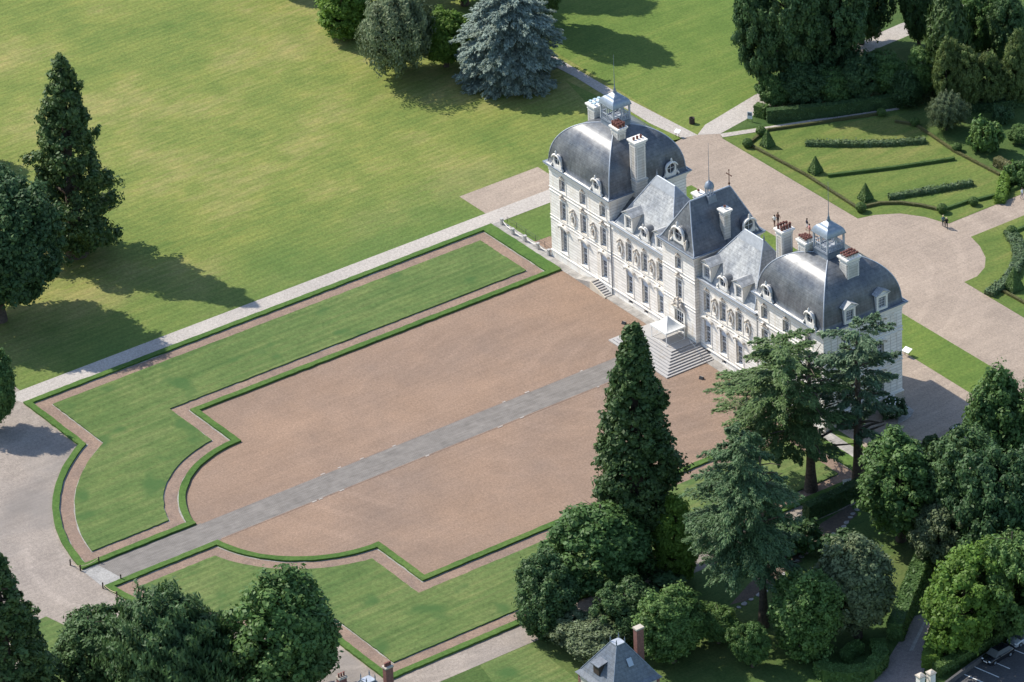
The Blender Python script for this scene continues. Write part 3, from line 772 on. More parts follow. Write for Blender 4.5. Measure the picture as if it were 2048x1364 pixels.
def chimney(x0, x1, y0, y1, z0, z1, zmid=None, pots=None, panels=True):
    mb = MB(); e = .16
    if zmid: mb.box(x0 - .1, x1 + .1, y0 - .1, y1 + .1, z0, zmid); mb.box(x0 - .2, x1 + .2, y0 - .2, y1 + .2, zmid, zmid + .18)
    mb.box(x0, x1, y0, y1, (zmid + .18) if zmid else z0, z1 - .55)
    o = part(mb, 'chimney', 'chimney_stone')
    c = MB().box(x0 - .06, x1 + .06, y0 - .06, y1 + .06, z1 - .75, z1 - .66); c.box(x0 - .05, x1 + .05, y0 - .05, y1 + .05, z1 - .55, z1 - .35)
    c.box(x0 - .14, x1 + .14, y0 - .14, y1 + .14, z1 - .35, z1 - .2); c.box(x0 - .24, x1 + .24, y0 - .24, y1 + .24, z1 - .2, z1)
    c.build('chimney_cap', 'trim', o)
    if panels:
        m2 = MB(); t = .09; za, zb = ((zmid + .35) if zmid else max(z0, z1 - 3.2)), z1 - .95
        for (yy, d) in ((y0, -1),):
            m2.box(x0 + .15, x1 - .15, yy - .035, yy + .01, za, za + t); m2.box(x0 + .15, x1 - .15, yy - .035, yy + .01, zb, zb + t)
            m2.box(x0 + .15, x0 + .15 + t, yy - .035, yy + .01, za + t, zb); m2.box(x1 - .15 - t, x1 - .15, yy - .035, yy + .01, za + t, zb)
        m2.box(x1 - .01, x1 + .035, y0 + .15, y1 - .15, za, za + t); m2.box(x1 - .01, x1 + .035, y0 + .15, y1 - .15, zb, zb + t)
        m2.box(x1 - .01, x1 + .035, y0 + .15, y0 + .15 + t, za + t, zb); m2.box(x1 - .01, x1 + .035, y1 - .15 - t, y1 - .15, za + t, zb)
        m2.build('chimney_moulding', 'trim', o)
    if pots: clay_pots(o, x0 - .05, x1 + .05, y0 - .05, y1 + .05, z1, *pots)
    return o
def oeil(loc, rz, sc=1.0, deep=2.2):
    """round-windowed stone dormer with volutes, crest and a barrel roof running back"""
    o_ = empty('dormer', Vector(loc) + CO, rz); o_.parent = chateau
    n = 22; ring = MB(); rx, rz_ = .62 * sc, .74 * sc; cz = 1.22 * sc
    fr = MB()
    out = [(-1.0, 0), (1.0, 0), (.98, .35), (.86, .5), (.84, 1.35), (.74, 1.72), (.45, 2.0), (0, 2.12), (-.45, 2.0), (-.74, 1.72), (-.84, 1.35), (-.86, .5), (-.98, .35)]
    out = [(a * sc, b_ * sc) for a, b_ in out]
    hole = [(rx * math.sin(2 * PI * i / n), cz - rz_ * math.cos(2 * PI * i / n)) for i in range(n)]
    # facing ring: match hole points with outline points by angle
    def hit(a):
        dx, dz = math.sin(a), -math.cos(a); best = None
        for i in range(len(out)):
            (x0, z0), (x1, z1) = out[i], out[(i + 1) % len(out)]; z0 -= cz; z1 -= cz
            ex, ez = x1 - x0, z1 - z0; den = dx * ez - dz * ex
            if abs(den) < 1e-9: continue
            t = (x0 * ez - z0 * ex) / den; u = (x0 * dz - z0 * dx) / den
            if t > 0 and -1e-6 <= u <= 1 + 1e-6: best = t if best is None else max(best, t)
        return (dx * best, cz + dz * best)
    op = [hit(2 * PI * i / n) for i in range(n)]
    vs = [(a, 0, b_) for a, b_ in hole] + [(a, 0, b_) for a, b_ in op] + [(a, .22, b_) for a, b_ in hole] + [(a, .3, b_) for a, b_ in op]
    fs = []
    for i in range(n):
        j = (i + 1) % n
        fs += [(i, n + i, n + j, j), (i, j, 2 * n + j, 2 * n + i), (n + i, 3 * n + i, 3 * n + j, n + j)]
    fr.add(vs, fs); fr.build('dormer_front', 'trim', o_)
    MB().add([(a, .2, b_) for a, b_ in hole], [tuple(range(n))]).build('pane', 'glass', o_)
    g = MB().box(-.03, .03, .14, .18, cz - rz_, cz + rz_); g.box(-rx, rx, .145, .175, cz - .03, cz + .03); g.build('glazing_bars', 'bars_white', o_)
    hd = MB()
    hd.tube([(-1.05 * sc, -.1, 1.45 * sc), (-.8 * sc, -.14, 1.75 * sc), (-.45 * sc, -.16, 2.08 * sc), (0, -.17, 2.2 * sc), (.45 * sc, -.16, 2.08 * sc), (.8 * sc, -.14, 1.75 * sc), (1.05 * sc, -.1, 1.45 * sc)], [.07 * sc, .12 * sc, .14 * sc, .15 * sc, .14 * sc, .12 * sc, .07 * sc], 6)
    hd.lathe([(.1 * sc, 2.2 * sc), (.2 * sc, 2.35 * sc), (.1 * sc, 2.5 * sc), (.16 * sc, 2.62 * sc), (.02, 2.85 * sc)], 0, -.1, 7)
    for s in (-1, 1): hd.tube([(s * 1.28 * sc, .1, .05), (s * 1.15 * sc, 0, .3 * sc), (s * .98 * sc, 0, .55 * sc), (s * 1.02 * sc, 0, .8 * sc)], [.16 * sc, .17 * sc, .1 * sc, .05 * sc], 6)
    hd.build('dormer_crest', 'trim', o_)
    rf = MB(); half = [(-.95, 0), (-.88, 1.3), (-.78, 1.7), (-.48, 1.98), (0, 2.1), (.48, 1.98), (.78, 1.7), (.88, 1.3), (.95, 0)]
    vs = [(a * sc, .3, b_ * sc) for a, b_ in half] + [(a * sc, deep, b_ * sc) for a, b_ in half]; k = len(half)
    rf.add(vs, [(i, i + k, i + k + 1, i + 1) for i in range(k - 1)], True).build('dormer_roof', 'slate', o_)
    return o_
def gable_dormer(loc, rz, w=.92, h=2.35, deep=3.0, mat='trim'):
    o_ = empty('dormer', Vector(loc) + CO, rz); o_.parent = chateau
    op = [(-.58, .58, .35, h - .35)]
    panel(-w, w, 0, h, op, .3).build('dormer_front', mat, o_)
    MB().box(-w, -w + .12, .01, deep, 0, h).box(w - .12, w, .01, deep, 0, h).build('dormer_cheek', mat, o_)
    MB().box(-.58, .58, .28, .31, .35, h - .35).build('pane', 'glass', o_)
    g = MB().box(-.04, .04, .2, .26, .35, h - .35)
    for k in range(1, 4): z = .35 + k * (h - .7) / 4; g.box(-.58, .58, .215, .255, z - .02, z + .02)
    for x in (-.58, -.3, .27, .5): g.box(x, x + .05, .21, .258, .35, h - .35)
    g.build('glazing_bars', 'bars_white', o_)
    e = .28; pk = .72
    tr = MB(); tr.add([(-w - .15, -.2, h), (w + .15, -.2, h), (w + .15, .1, h), (-w - .15, .1, h), (-w - .15, -.2, h + .12), (w + .15, -.2, h + .12), (w + .15, .1, h + .12), (-w - .15, .1, h + .12)], [(0, 3, 2, 1), (0, 1, 5, 4), (1, 2, 6, 5), (3, 0, 4, 7), (4, 5, 6, 7)])
    tr.add([(-w - .1, -.05, h + .12), (w + .1, -.05, h + .12), (0, -.05, h + pk - .04)], [(0, 1, 2)])
    tr.build('dormer_pediment', mat, o_)
    rf = MB(); t = .1
    A = [(-w - e, -.3, h + .08), (0, -.3, h + pk), (w + e, -.3, h + .08)]; B = [(x, deep, z) for x, y, z in A]
    up = [(x, y, z + t) for x, y, z in A]; ub = [(x, y, z + t) for x, y, z in B]
    rf.add(A + B + up + ub, [(6, 9, 10, 7), (7, 10, 11, 8), (0, 1, 7, 6), (1, 2, 8, 7), (0, 6, 9, 3), (2, 5, 11, 8), (0, 3, 4, 1), (1, 4, 5, 2)])
    rf.build('dormer_roof', 'slate_pale', o_)
    return o_
def lantern(cx, cy):
    o_ = empty('lantern', Vector((cx, cy, 21.2)) + CO); o_.parent = chateau
    hx, hy = 1.38, 1.30
    b_ = MB().frustum((-hx - .22, hx + .22, -hy - .22, hy + .22), -2.2, (-hx - .04, hx + .04, -hy - .04, hy + .04), .28); b_.box(-hx - .14, hx + .14, -hy - .14, hy + .14, .281, .45); b_.build('lantern_base', 'lead', o_)
    for sx in (-1, 0, 1):
        for sy in (-1, 0, 1):
            if sx == 0 and sy == 0: continue
            t = .11 if sx and sy else .07
            MB().box(sx * hx - t, sx * hx + t, sy * hy - t, sy * hy + t, .45, 2.62).build('lantern_post', 'lead_pale', o_)
    rl = MB()
    for z0, z1 in ((.5, .6), (1.28, 1.38)):
        for s in (-1, 1): rl.box(-hx + .1, hx - .1, s * hy - .05, s * hy + .05, z0, z1); rl.box(s * hx - .05, s * hx + .05, -hy + .1, hy - .1, z0, z1)
    for k in range(9):
        u = -1 + 2 * (k + .5) / 9
        for s in (-1, 1):
            rl.lathe([(.05, .6), (.09, .85), (.04, 1.05), (.07, 1.28)], u * hx, s * hy, 5); rl.lathe([(.05, .6), (.09, .85), (.04, 1.05), (.07, 1.28)], s * hx, u * hy, 5)
    rl.build('lantern_railing', 'lead_pale', o_)
    MB().box(-hx, hx, -hy, hy, .40, .47).build('lantern_floor', 'lead_pale', o_)
    prof = [(1.0, 0), (.97, .18), (.92, .42), (.83, .66), (.70, .86), (.58, .96), (.57, 1.0), (.35, 1.22), (.15, 1.46), (.05, 1.62)]
    mb = MB(); ex, ey = hx + .24, hy + .24
    mb.box(-ex, ex, -ey, ey, 2.62, 2.74)
    rows = [(-ex * a * .985, ex * a * .985, -ey * a * .985, ey * a * .985, 2.74 + z) for a, z in prof]
    for k in range(4):
        vs = []
        for (x0, x1, y0, y1, z) in rows:
            c = [(x0, y0, z), (x1, y0, z), (x1, y1, z), (x0, y1, z)]; vs += [c[k], c[(k + 1) % 4]]
        mb.add(vs, [(2 * i, 2 * i + 1, 2 * i + 3, 2 * i + 2) for i in range(len(rows) - 1)], True)
    mb.build('lantern_roof', 'zinc', o_)
    f = MB().lathe([(.22, 4.2), (.3, 4.35), (.16, 4.55), (.2, 4.7), (.08, 4.95), (.05, 5.6), (.035, 7.0), (.02, 9.8)], 0, 0, 7)
    f.build('finial', 'lead', o_)
CX, CY = 22.68, 6.89
for s in (-1, 1):
    cx = s * CX; hx, hy = 6.75, 6.3; rows = []
    for i in range(19):
        q = i / 18.0
        a = 1 - .84 * q ** 1.25 if False else None
        th = q * PI / 2; sft = .80 * (1 - math.cos(th)); z = 6.35 * math.sin(th) ** .88
        rows.append((cx - hx * (1 - sft), cx + hx * (1 - sft), CY - hy * (1 - sft), CY + hy * (1 - sft), ZP + .14 + z))
    fl = [(cx - hx - .45, cx + hx + .45, CY - hy - .45, CY + hy + .45, ZP + .05), (cx - hx - .1, cx + hx + .1, CY - hy - .1, CY + hy + .1, ZP + .22)]
    rows = fl + [r_ for r_ in rows if r_[4] > ZP + .3]
    o = loft_roof(rows, 'roof', 'slate'); hip_lines(rows, o, .085)
    lantern(cx, CY)
    for x in (18.29, 27.07): oeil((s * x, .2, ZP + .12), 0, .98, 2.6)
    oeil((s * (XI - .3), 10.6, ZP + .12), R(90) if s < 0 else R(-90), 1.0, 2.4)
    if s > 0:
        for y in (4.6, 9.8): gable_dormer((XO + .3, y, ZP + .2), R(90), .9, 2.2, 2.6)
    # chimneys: tall one on the inner wall, two beside the lantern
    a, b_ = sorted((s * 14.95, s * 16.3)); chimney(a, b_, 4.4, 6.05, 11.0, 21.95, 15.9, (2, 4, 'pot_clay', 11 + s, .7) if s > 0 else (1, 3, 'pot_clay', 12, .4))
    a, b_ = sorted((s * 19.15, s * 20.7)); chimney(a, b_, 4.7, 5.95, 19.0, 22.1, None, (4, 3, 'pot_white' if s > 0 else 'pot_clay', 21 + s, .6))
    a, b_ = sorted((s * 26.05, s * 27.62)); chimney(a, b_, 5.92, 7.85, 17.0, 22.2, None, (3, 5, 'pot_white', 31, .6) if s > 0 else (2, 3, 'pot_blue', 31, .6))
    # wing roofs
    wx0, wx1 = 2.5, 15.0; rows = [(*sorted((s * wx0, s * wx1)), .72, 9.9, ZW + .06), (*sorted((s * 7.44, s * 11.4)), 5.12, 5.32, 18.2)]
    o = loft_roof(rows, 'roof', 'slate_pale', True, False)
    kk = .15; ra, rb = rows; tp = tuple(ra[i] + (rb[i] - ra[i]) * (1 - kk) for i in range(5)); dd = .05
    band = MB().frustum((tp[0] - dd, tp[1] + dd, tp[2] - dd, tp[3] + dd), tp[4], (rb[0] - dd, rb[1] + dd, rb[2] - dd, rb[3] + dd), rb[4] + .03); band.build('ridge_band', 'lead_band', o)
    hip_lines(rows, o, .09)
    MB().tube([(s * 7.44, 5.2, 18.25), (s * 11.4, 5.2, 18.25)], .13, 6).build('ridge_cap', 'lead_pale', o)
    MB().lathe([(.16, 18.2), (.1, 18.5), (.12, 18.6), (.02, 19.2)], s * 11.4, 5.2, 6).build('finial', 'lead', o)
    # low roofs tying the wing roof to its neighbours
    for (xa, xb, zr) in ((2.0, 8.2, 14.6), (11.0, 16.2, 14.4)):
        a, b_ = sorted((s * xa, s * xb))
        mb = MB().add([(a, 1.6, ZW), (b_, 1.6, ZW), (b_, 5.2, zr), (a, 5.2, zr), (a, 8.8, ZW), (b_, 8.8, ZW)], [(0, 1, 2, 3), (3, 2, 5, 4)])
        part(mb, 'roof', 'slate')
    gable_dormer((s * 5.1, YW + .02, ZW + .2), 0, .9, 2.3, 3.6); gable_dormer((s * 11.85, YW + .02, ZW + .2), 0, .9, 2.3, 3.6)
    oeil((s * 8.45, YW + .02, ZW + .2), 0, .92, 3.0)
    a, b_ = sorted((s * 2.3, s * 3.3)); chimney(a, b_, 5.0, 6.0, 13.0, 19.2, None, (1, 1, 'pot_white', 41, .5), False)
# centre roof
rows = [(-XC - .3, XC + .3, YC - .3, 10.9, ZP + .05), (-XC - .05, XC + .05, YC - .05, 10.65, ZP + .35), (-XC * .62, XC * .62, .62, 9.9, ZP + 2.6), (-.09, .09, 1.92, 8.5, 20.3)]
o = loft_roof(rows, 'roof', 'slate', True, False); hip_lines(rows, o, .085)
MB().tube([(0, 1.92, 20.34), (0, 8.5, 20.34)], .12, 6).build('ridge_cap', 'lead_pale', o)
mb = MB().tube([(0, 8.4, 20.2), (0, 8.4, 22.7)], [.07, .045], 6); mb.ball((0, 8.4, 20.75), .16, 8); mb.box(-.5, .5, 8.36, 8.44, 22.0, 22.09)
mb.ball((-.5, 8.4, 22.05), .1, 6); mb.ball((.5, 8.4, 22.05), .1, 6); mb.ball((0, 8.4, 22.72), .11, 6)
mb.build('roof_cross', 'rust', o)
oeil((0, YC + .05, ZP + .2), 0, 1.28, 2.6)
oeil((XC + .02, 8.9, ZP + .15), R(90), 1.1, 2.2)
for s in (-1, 1):                                      # figures beside the central round window
    mb = MB().lathe([(.3, 0), (.28, .5), (.22, .9), (.16, 1.1), (.2, 1.25), (.14, 1.45), (.03, 1.55)], 0, 0, 7)
    part(mb, 'statue', 'ornament', (s * 1.75, YC + .1, ZP + .2))
lt = empty('bell_lantern', Vector((0, 5.15, 20.2)) + CO); lt.parent = chateau
MB().frustum((-.75, .75, -.7, .7), -.9, (-.6, .6, -.6, .6), .1).build('lantern_base', 'lead', lt)
for k in range(8): a = 2 * PI * (k + .5) / 8; MB().tube([(.52 * math.cos(a), .52 * math.sin(a), .1), (.52 * math.cos(a), .52 * math.sin(a), 1.15)], .07, 5).build('lantern_post', 'lead_pale', lt)
MB().lathe([(.68, 1.12), (.68, 1.2), (.62, 1.45), (.5, 1.72), (.32, 1.92), (.12, 2.05), (.07, 2.2), (.04, 3.0), (.02, 7.6)], 0, 0, 8).build('lantern_roof', 'lead', lt)

# ---- entrance stairs
st = empty('entrance_stairs', (0, -3.5, 0)); tag(st, 'grey stone entrance stairs spreading on three sides below the door', 'stairs')
nst = 9
for k in range(nst):
    q = k / (nst - 1); hx = 6.35 - (6.35 - 3.2) * q; y0 = -7.15 + (7.15 - 4.02) * q
    MB().box(-hx, hx, y0, .45, (k * 1.5 / nst) + (.001 if k else 0), (k + 1) * 1.5 / nst).build('step' if k < nst - 1 else 'landing', 'step_stone', st, (0, 3.5, 0))
mb = MB().tube([(3.5, -1.2, 1.5), (3.5, -1.2, 2.35), (5.6, -1.2, 1.35), (5.9, -1.2, 1.0), (5.9, -1.2, .3)], .03, 5)
mb.build('handrail', 'zinc', st, (0, 3.5, 0))
# side stairs up to the left terrace landing
ss = empty('side_stairs', (-18, -.2, 0)); tag(ss, 'small flight of stone steps on a ramped landing against the facade', 'stairs')
mb = MB().add([(-22.5, -.86, .05), (-18.6, -.86, 1.2), (-18.6, .4, 1.2), (-22.5, .4, .05), (-22.5, -.86, 0), (-18.6, -.86, 0), (-18.6, .4, 0), (-22.5, .4, 0)], [(0, 1, 2, 3), (0, 4, 5, 1), (1, 5, 6, 2)])
mb.build('landing', 'paving', ss, (18, .2, 0))
for k in range(7):
    MB().box(-18.6 + k * .42, -18.6 + (k + 1) * .42, -.78, .4, 0, 1.2 - (k + 1) * .15).build('step', 'step_stone', ss, (18, .2, 0))
MB().add([(-18.9, -.95, 1.25), (-15.5, -.95, .2), (-15.5, -.79, .2), (-18.9, -.79, 1.25), (-18.9, -.95, 0), (-15.5, -.95, 0)], [(0, 1, 2, 3), (0, 4, 5, 1)]).build('stair_wall', 'cream_wall', ss, (18, .2, 0))
# party tent on the landing
tn = empty('canopy_tent', (.12, -2.2, 1.5)); tag(tn, 'white peaked canopy tent standing on the stair landing before the door', 'tent')
hx, hy = 1.6, 1.46
for sx in (-1, 1):
    for sy in (-1, 1): MB().box(sx * hx - .04, sx * hx + .04, sy * hy - .04, sy * hy + .04, 0, 2.02).build('leg', 'paint_white', tn)
n = 10; mb = MB(); rowsn = 8
for k in range(4):
    vs = []
    for i in range(rowsn + 1):
        q = i / rowsn; a = (1 - q); z = 1.95 + 1.4 * q ** 1.7 if q else 1.95
        ex, ey = (hx + .12) * a + .03, (hy + .12) * a + .03
        c = [(-ex, -ey), (ex, -ey), (ex, ey), (-ex, ey)]
        p0, p1 = c[k], c[(k + 1) % 4]
        for j in range(n + 1):
            u = j / n; sag = -.06 * math.sin(PI * u) * (1 - q) + .02 * math.sin(u * 25 + k) * (1 - q)
            vs.append((p0[0] + (p1[0] - p0[0]) * u, p0[1] + (p1[1] - p0[1]) * u, z + sag))
    mb.add(vs, [(i * (n + 1) + j, i * (n + 1) + j + 1, (i + 1) * (n + 1) + j + 1, (i + 1) * (n + 1) + j) for i in range(rowsn) for j in range(n)], True)
mb.build('canopy', 'canvas', tn)
mb = MB(); t = .02; ex, ey = hx + .13, hy + .13
mb.box(-ex, ex, -ey - t, -ey, 1.72, 1.97); mb.box(-ex, ex, ey, ey + t, 1.72, 1.97); mb.box(-ex - t, -ex, -ey, ey, 1.72, 1.97); mb.box(ex, ex + t, -ey, ey, 1.72, 1.97)
mb.build('valance', 'canvas', tn)
mb = MB()
for s in (-1, 1): mb.tube([(-hx, s * hy, .06), (hx, s * hy, .06)], .025, 5); mb.tube([(s * hx, -hy, .06), (s * hx, hy, .06)], .025, 5)
mb.build('ground_bar', 'paint_white', tn)
# ------------------------------------------------------------------ trees: crowns of leaf-sized faces on trunks with limbs
def quads(cen, nrm, su, sv, name, tint, rng, along=None):
    n = len(cen)
    nrm = nrm / np.maximum(np.linalg.norm(nrm, axis=1, keepdims=True), 1e-6)
    ref = rng.normal(size=(n, 3)) if along is None else along
    u = ref - nrm * np.sum(ref * nrm, axis=1, keepdims=True)
    u /= np.maximum(np.linalg.norm(u, axis=1, keepdims=True), 1e-6)
    w = np.cross(nrm, u)
    su = np.asarray(su).reshape(-1, 1); sv = np.asarray(sv).reshape(-1, 1)
    v = np.empty((n, 4, 3))
    v[:, 0] = cen - u * su; v[:, 1] = cen - w * sv; v[:, 2] = cen + u * su; v[:, 3] = cen + w * sv
    me = bpy.data.meshes.new(name)
    me.vertices.add(4 * n); me.loops.add(4 * n); me.polygons.add(n)
    me.vertices.foreach_set('co', v.reshape(-1).astype(np.float32))
    me.loops.foreach_set('vertex_index', np.arange(4 * n, dtype=np.int32))
    me.polygons.foreach_set('loop_start', np.arange(0, 4 * n, 4, dtype=np.int32))
    me.polygons.foreach_set('loop_total', np.full(n, 4, dtype=np.int32))
    ca = me.color_attributes.new('tint', 'FLOAT_COLOR', 'POINT')
    t = np.ones((n, 4, 4), dtype=np.float32); t[:, :, 0] = tint[0][:, None]; t[:, :, 1] = tint[1][:, None]; t[:, :, 2] = 0
    ca.data.foreach_set('color', t.reshape(-1))
    me.update(calc_edges=True)
    return me
def unit(rng, n):
    v = rng.normal(size=(n, 3)); return v / np.linalg.norm(v, axis=1, keepdims=True)
def clump_cloud(C, rad, per, leaf, rng, name, axis_fn, aspect=.62, upb=.35, flat=1.0, shell=(.45, 1.25)):
    """leaves on the skins of many clumps"""
    n = len(C)
    idx = np.repeat(np.arange(n), per)
    d = unit(rng, len(idx))
    ax = axis_fn(C)[idx]
    d = d + ax * .45; d /= np.linalg.norm(d, axis=1, keepdims=True)
    rr = rad[idx] * np.where(rng.uniform(0, 1, len(idx)) < .12, rng.uniform(1.1, 1.75, len(idx)), rng.uniform(*shell, len(idx)))
    off = d * rr[:, None]; off[:, 2] *= flat
    pos = C[idx] + off
    nr = d + rng.normal(size=d.shape) * .45 + np.array([0, 0, upb])
    s = leaf * rng.uniform(.5, 1.5, len(idx))
    cb = rng.uniform(.86, 1.16, n)[idx]
    tint = (cb * rng.uniform(.8, 1.2, len(idx)), np.clip(rng.uniform(0, 1, n)[idx] * .7 + rng.uniform(0, .3, len(idx)), 0, 1))
    return pos, nr, s, s * aspect, tint
def lobes(rng, k=5):
    D = unit(rng, k); A = rng.uniform(.12, .40, k)
    def f(d): return .80 + sum(A[i] * np.maximum(0, d @ D[i]) ** 3 for i in range(k)) - .06 * np.sin(d @ D[0] * 9) * np.sin(d @ D[1] * 8)
    return f
def broad(seed, Rr=5.0, H=12.0, z0=2.2, ncl=150, per=95, leaf=.34, top=1.0, name='crown', clump=(.13, .24)):
    rng = np.random.default_rng(seed); f = lobes(rng, 7)
    d = unit(rng, ncl); rad = (rng.uniform(.35, 1, ncl)) ** .45 * .84
    az = (H - z0) / 2
    k = f(d) * rad
    C = np.stack([d[:, 0] * Rr * k, d[:, 1] * Rr * k, z0 + az + d[:, 2] * az * k * .98], 1)
    zr = np.clip((C[:, 2] - z0) / (H - z0), 0, 1)
    C[:, :2] *= (1 - (zr ** 2)[:, None] * (1 - top) * .9)
    cr = Rr * rng.uniform(*clump, ncl)
    cc = np.array([0, 0, z0 + az * .8])
    fn = lambda c: (c - cc) / np.maximum(np.linalg.norm(c - cc, axis=1, keepdims=True), 1e-3)
    a = clump_cloud(C, cr, per, leaf, rng, name, fn)
    return quads(*a[:4], name, a[4], rng)
def spire(seed, H=30.0, Rr=6.0, ncl=330, per=62, leaf=.40, z0=.06, pw=.8, name='crown', gap=.28, crad=(.55, 1.25), wob=1.0, low=(.55, 1.9)):
    """sequoia: tiers of bushy branch ends round a trunk, ragged outline"""
    rng = np.random.default_rng(seed)
    t = 1 - rng.uniform(0, 1, ncl) ** .75; t = z0 + (1 - z0) * t
    ph = rng.uniform(0, 2 * PI, ncl)
    prof = np.minimum((1 - t) ** pw * 1.04 + .035, low[0] + (t - z0) * low[1])
    lob = 1 + wob * (.22 * np.sin(ph * 3 + t * 23) + .14 * np.sin(ph * 5 - t * 41))
    rr = Rr * prof * lob * rng.uniform(.35, 1, ncl) ** .4
    C = np.stack([rr * np.cos(ph), rr * np.sin(ph), t * H - .12 * rr], 1)
    cr = rng.uniform(*crad, ncl) * (.45 + .75 * (1 - t))
    fn = lambda c: np.stack([c[:, 0], c[:, 1], np.full(len(c), .6)], 1) / np.maximum(np.linalg.norm(np.stack([c[:, 0], c[:, 1], np.full(len(c), .6)], 1), axis=1, keepdims=True), .1)
    a = clump_cloud(C, cr, per, leaf, rng, name, fn, .6, .2)
    return quads(*a[:4], name, a[4], rng)
def cedar(seed, H=24.0, Rr=7.5, z0=.28, levels=9, nb=7, per=420, name='crown', droop=.14, prof=None, leafl=.27, gaps=.12, rise_=.12, thick=.2, jl=(.55, 1.18)):
    """tiers of wide, nearly level boughs carrying flat sprays, with air between the tiers"""
    rng = np.random.default_rng(seed); pos = []; nr = []; al = []; su = []; tb = []; th = []
    prof = prof or [(0, .8), (.3, 1.0), (.6, .86), (.85, .6), (1, .3)]
    for i in range(levels):
        q = (i + rng.uniform(-.12, .12)) / (levels - 1); q = min(max(q, 0), 1); z = H * (z0 + (.985 - z0) * q)
        L0 = Rr * np.interp(q, [p_[0] for p_ in prof], [p_[1] for p_ in prof])
        k_ = max(4, int(round(nb * (.6 + .4 * L0 / Rr)))); a0 = rng.uniform(0, 2 * PI)
        for k in range(k_):
            if rng.uniform() < gaps: continue
            a = a0 + 2 * PI * k / k_ + rng.normal() * .3; L = L0 * rng.uniform(*jl); zb = z + rng.normal() * H * .018
            dr = np.array([math.cos(a), math.sin(a), 0]); sd_ = np.array([-math.sin(a), math.cos(a), 0])
            nsub = 3 + int(L / 1.1)                       # side sprays along the bough
            for j in range(nsub):
                t0 = (j + 1) / nsub; m = int(per / 7 * (.6 + L / Rr)) + 8
                side = (-1) ** j; ang = side * rng.uniform(.35, .95) * (1 - .55 * t0)
                d2 = dr * math.cos(ang) + sd_ * math.sin(ang); n2 = np.cross([0, 0, 1.0], d2)
                l2 = L * rng.uniform(.28, .46) * (1.15 - .35 * t0); t = rng.uniform(0, 1, m) ** .8
                lat = rng.normal(size=m) * .26 * l2 * (1.15 - t)
                o = dr * (t0 * L * .82); zz = zb + rise_ * L * t0 - droop * L * t0 ** 2 - .16 * l2 * t ** 2 - .12 * np.abs(lat) + rng.normal(size=m) * thick * .6
                pos.append(o + d2 * (t * l2)[:, None] + n2 * lat[:, None] + np.array([0, 0, 1]) * zz[:, None])
                nr.append(np.array([0, 0, 1.0]) + d2 * .3 + rng.normal(size=(m, 3)) * .42)
                al.append(d2 + n2 * (lat / max(l2, .1) * 1.3)[:, None] + np.array([0, 0, -.35]) + rng.normal(size=(m, 3)) * .3)
                su.append(leafl * rng.uniform(.6, 1.4, m)); b_ = rng.uniform(.86, 1.16)
                tb.append(b_ * rng.uniform(.8, 1.2, m)); th.append(np.clip(rng.uniform(0, .7) + rng.uniform(0, .3, m), 0, 1))
    pos, nr, al, su = map(np.concatenate, (pos, nr, al, su))
    return quads(pos, nr, su, su * .36, name, (np.concatenate(tb), np.concatenate(th)), rng, al)
def hairy(seed, Rr=5.0, H=12.0, z0=1.0, n=15000, leafl=.42, name='crown', top=.55, lump=.16):
    """fine upright sprays: poplars, willows, yews"""
    rng = np.random.default_rng(seed); f = lobes(rng, 6)
    d = unit(rng, n); az = (H - z0) / 2
    k = f(d) * rng.uniform(.62, 1.0, n) * (1 + lump * np.sin(d[:, 0] * 11 + d[:, 2] * 9) * np.sin(d[:, 1] * 12 - d[:, 2] * 7))
    C = np.stack([d[:, 0] * Rr * k, d[:, 1] * Rr * k, z0 + az + d[:, 2] * az * k], 1)
    zr = np.clip((C[:, 2] - z0) / (H - z0), 0, 1); C[:, :2] *= (1 - (zr ** 1.6)[:, None] * (1 - top))
    al = d * .6 + np.array([0, 0, .9]) + rng.normal(size=(n, 3)) * .3
    nr = d + rng.normal(size=(n, 3)) * .5
    s = leafl * rng.uniform(.6, 1.3, n)
    lowf = .5 + .5 * np.sin(d[:, 0] * 9 + 1) * np.sin(d[:, 1] * 9) * np.sin(d[:, 2] * 7 + 2)
    return quads(C, nr, s, s * .36, name, ((.8 + .35 * lowf) * rng.uniform(.82, 1.18, n), np.clip(lowf * .6 + rng.uniform(0, .4, n), 0, 1)), rng, al)
def trunk_mesh(seed, H, r, z_l, limbs, Lr, name='trunk', lean=0.0, top=.9):
    rng = random.Random(seed); mb = MB()
    pts = []; rad = []
    for i in range(7):
        q = i / 6; pts.append((lean * q * q * H + rng.uniform(-.12, .12) * q, rng.uniform(-.12, .12) * q, H * top * q)); rad.append(r * (1.35 if i == 0 else 1) * (1 - .86 * q) + .03)
    mb.tube(pts, rad, 9)
    for k in range(limbs):
        q = z_l + (top * .95 - z_l) * (k + .5) / limbs; a = rng.uniform(0, 2 * PI); L = Lr * (1 - .6 * q) * rng.uniform(.7, 1.1)
        z = H * q; x0 = lean * q * q * H; rr = r * (1 - .86 * q) * .45 + .02
        mb.tube([(x0, 0, z), (x0 + math.cos(a) * L * .5, math.sin(a) * L * .5, z + L * .22), (x0 + math.cos(a) * L, math.sin(a) * L, z + L * .3)], [rr, rr * .7, rr * .25], 5)
    return mb.mesh(name)
TPL = {}
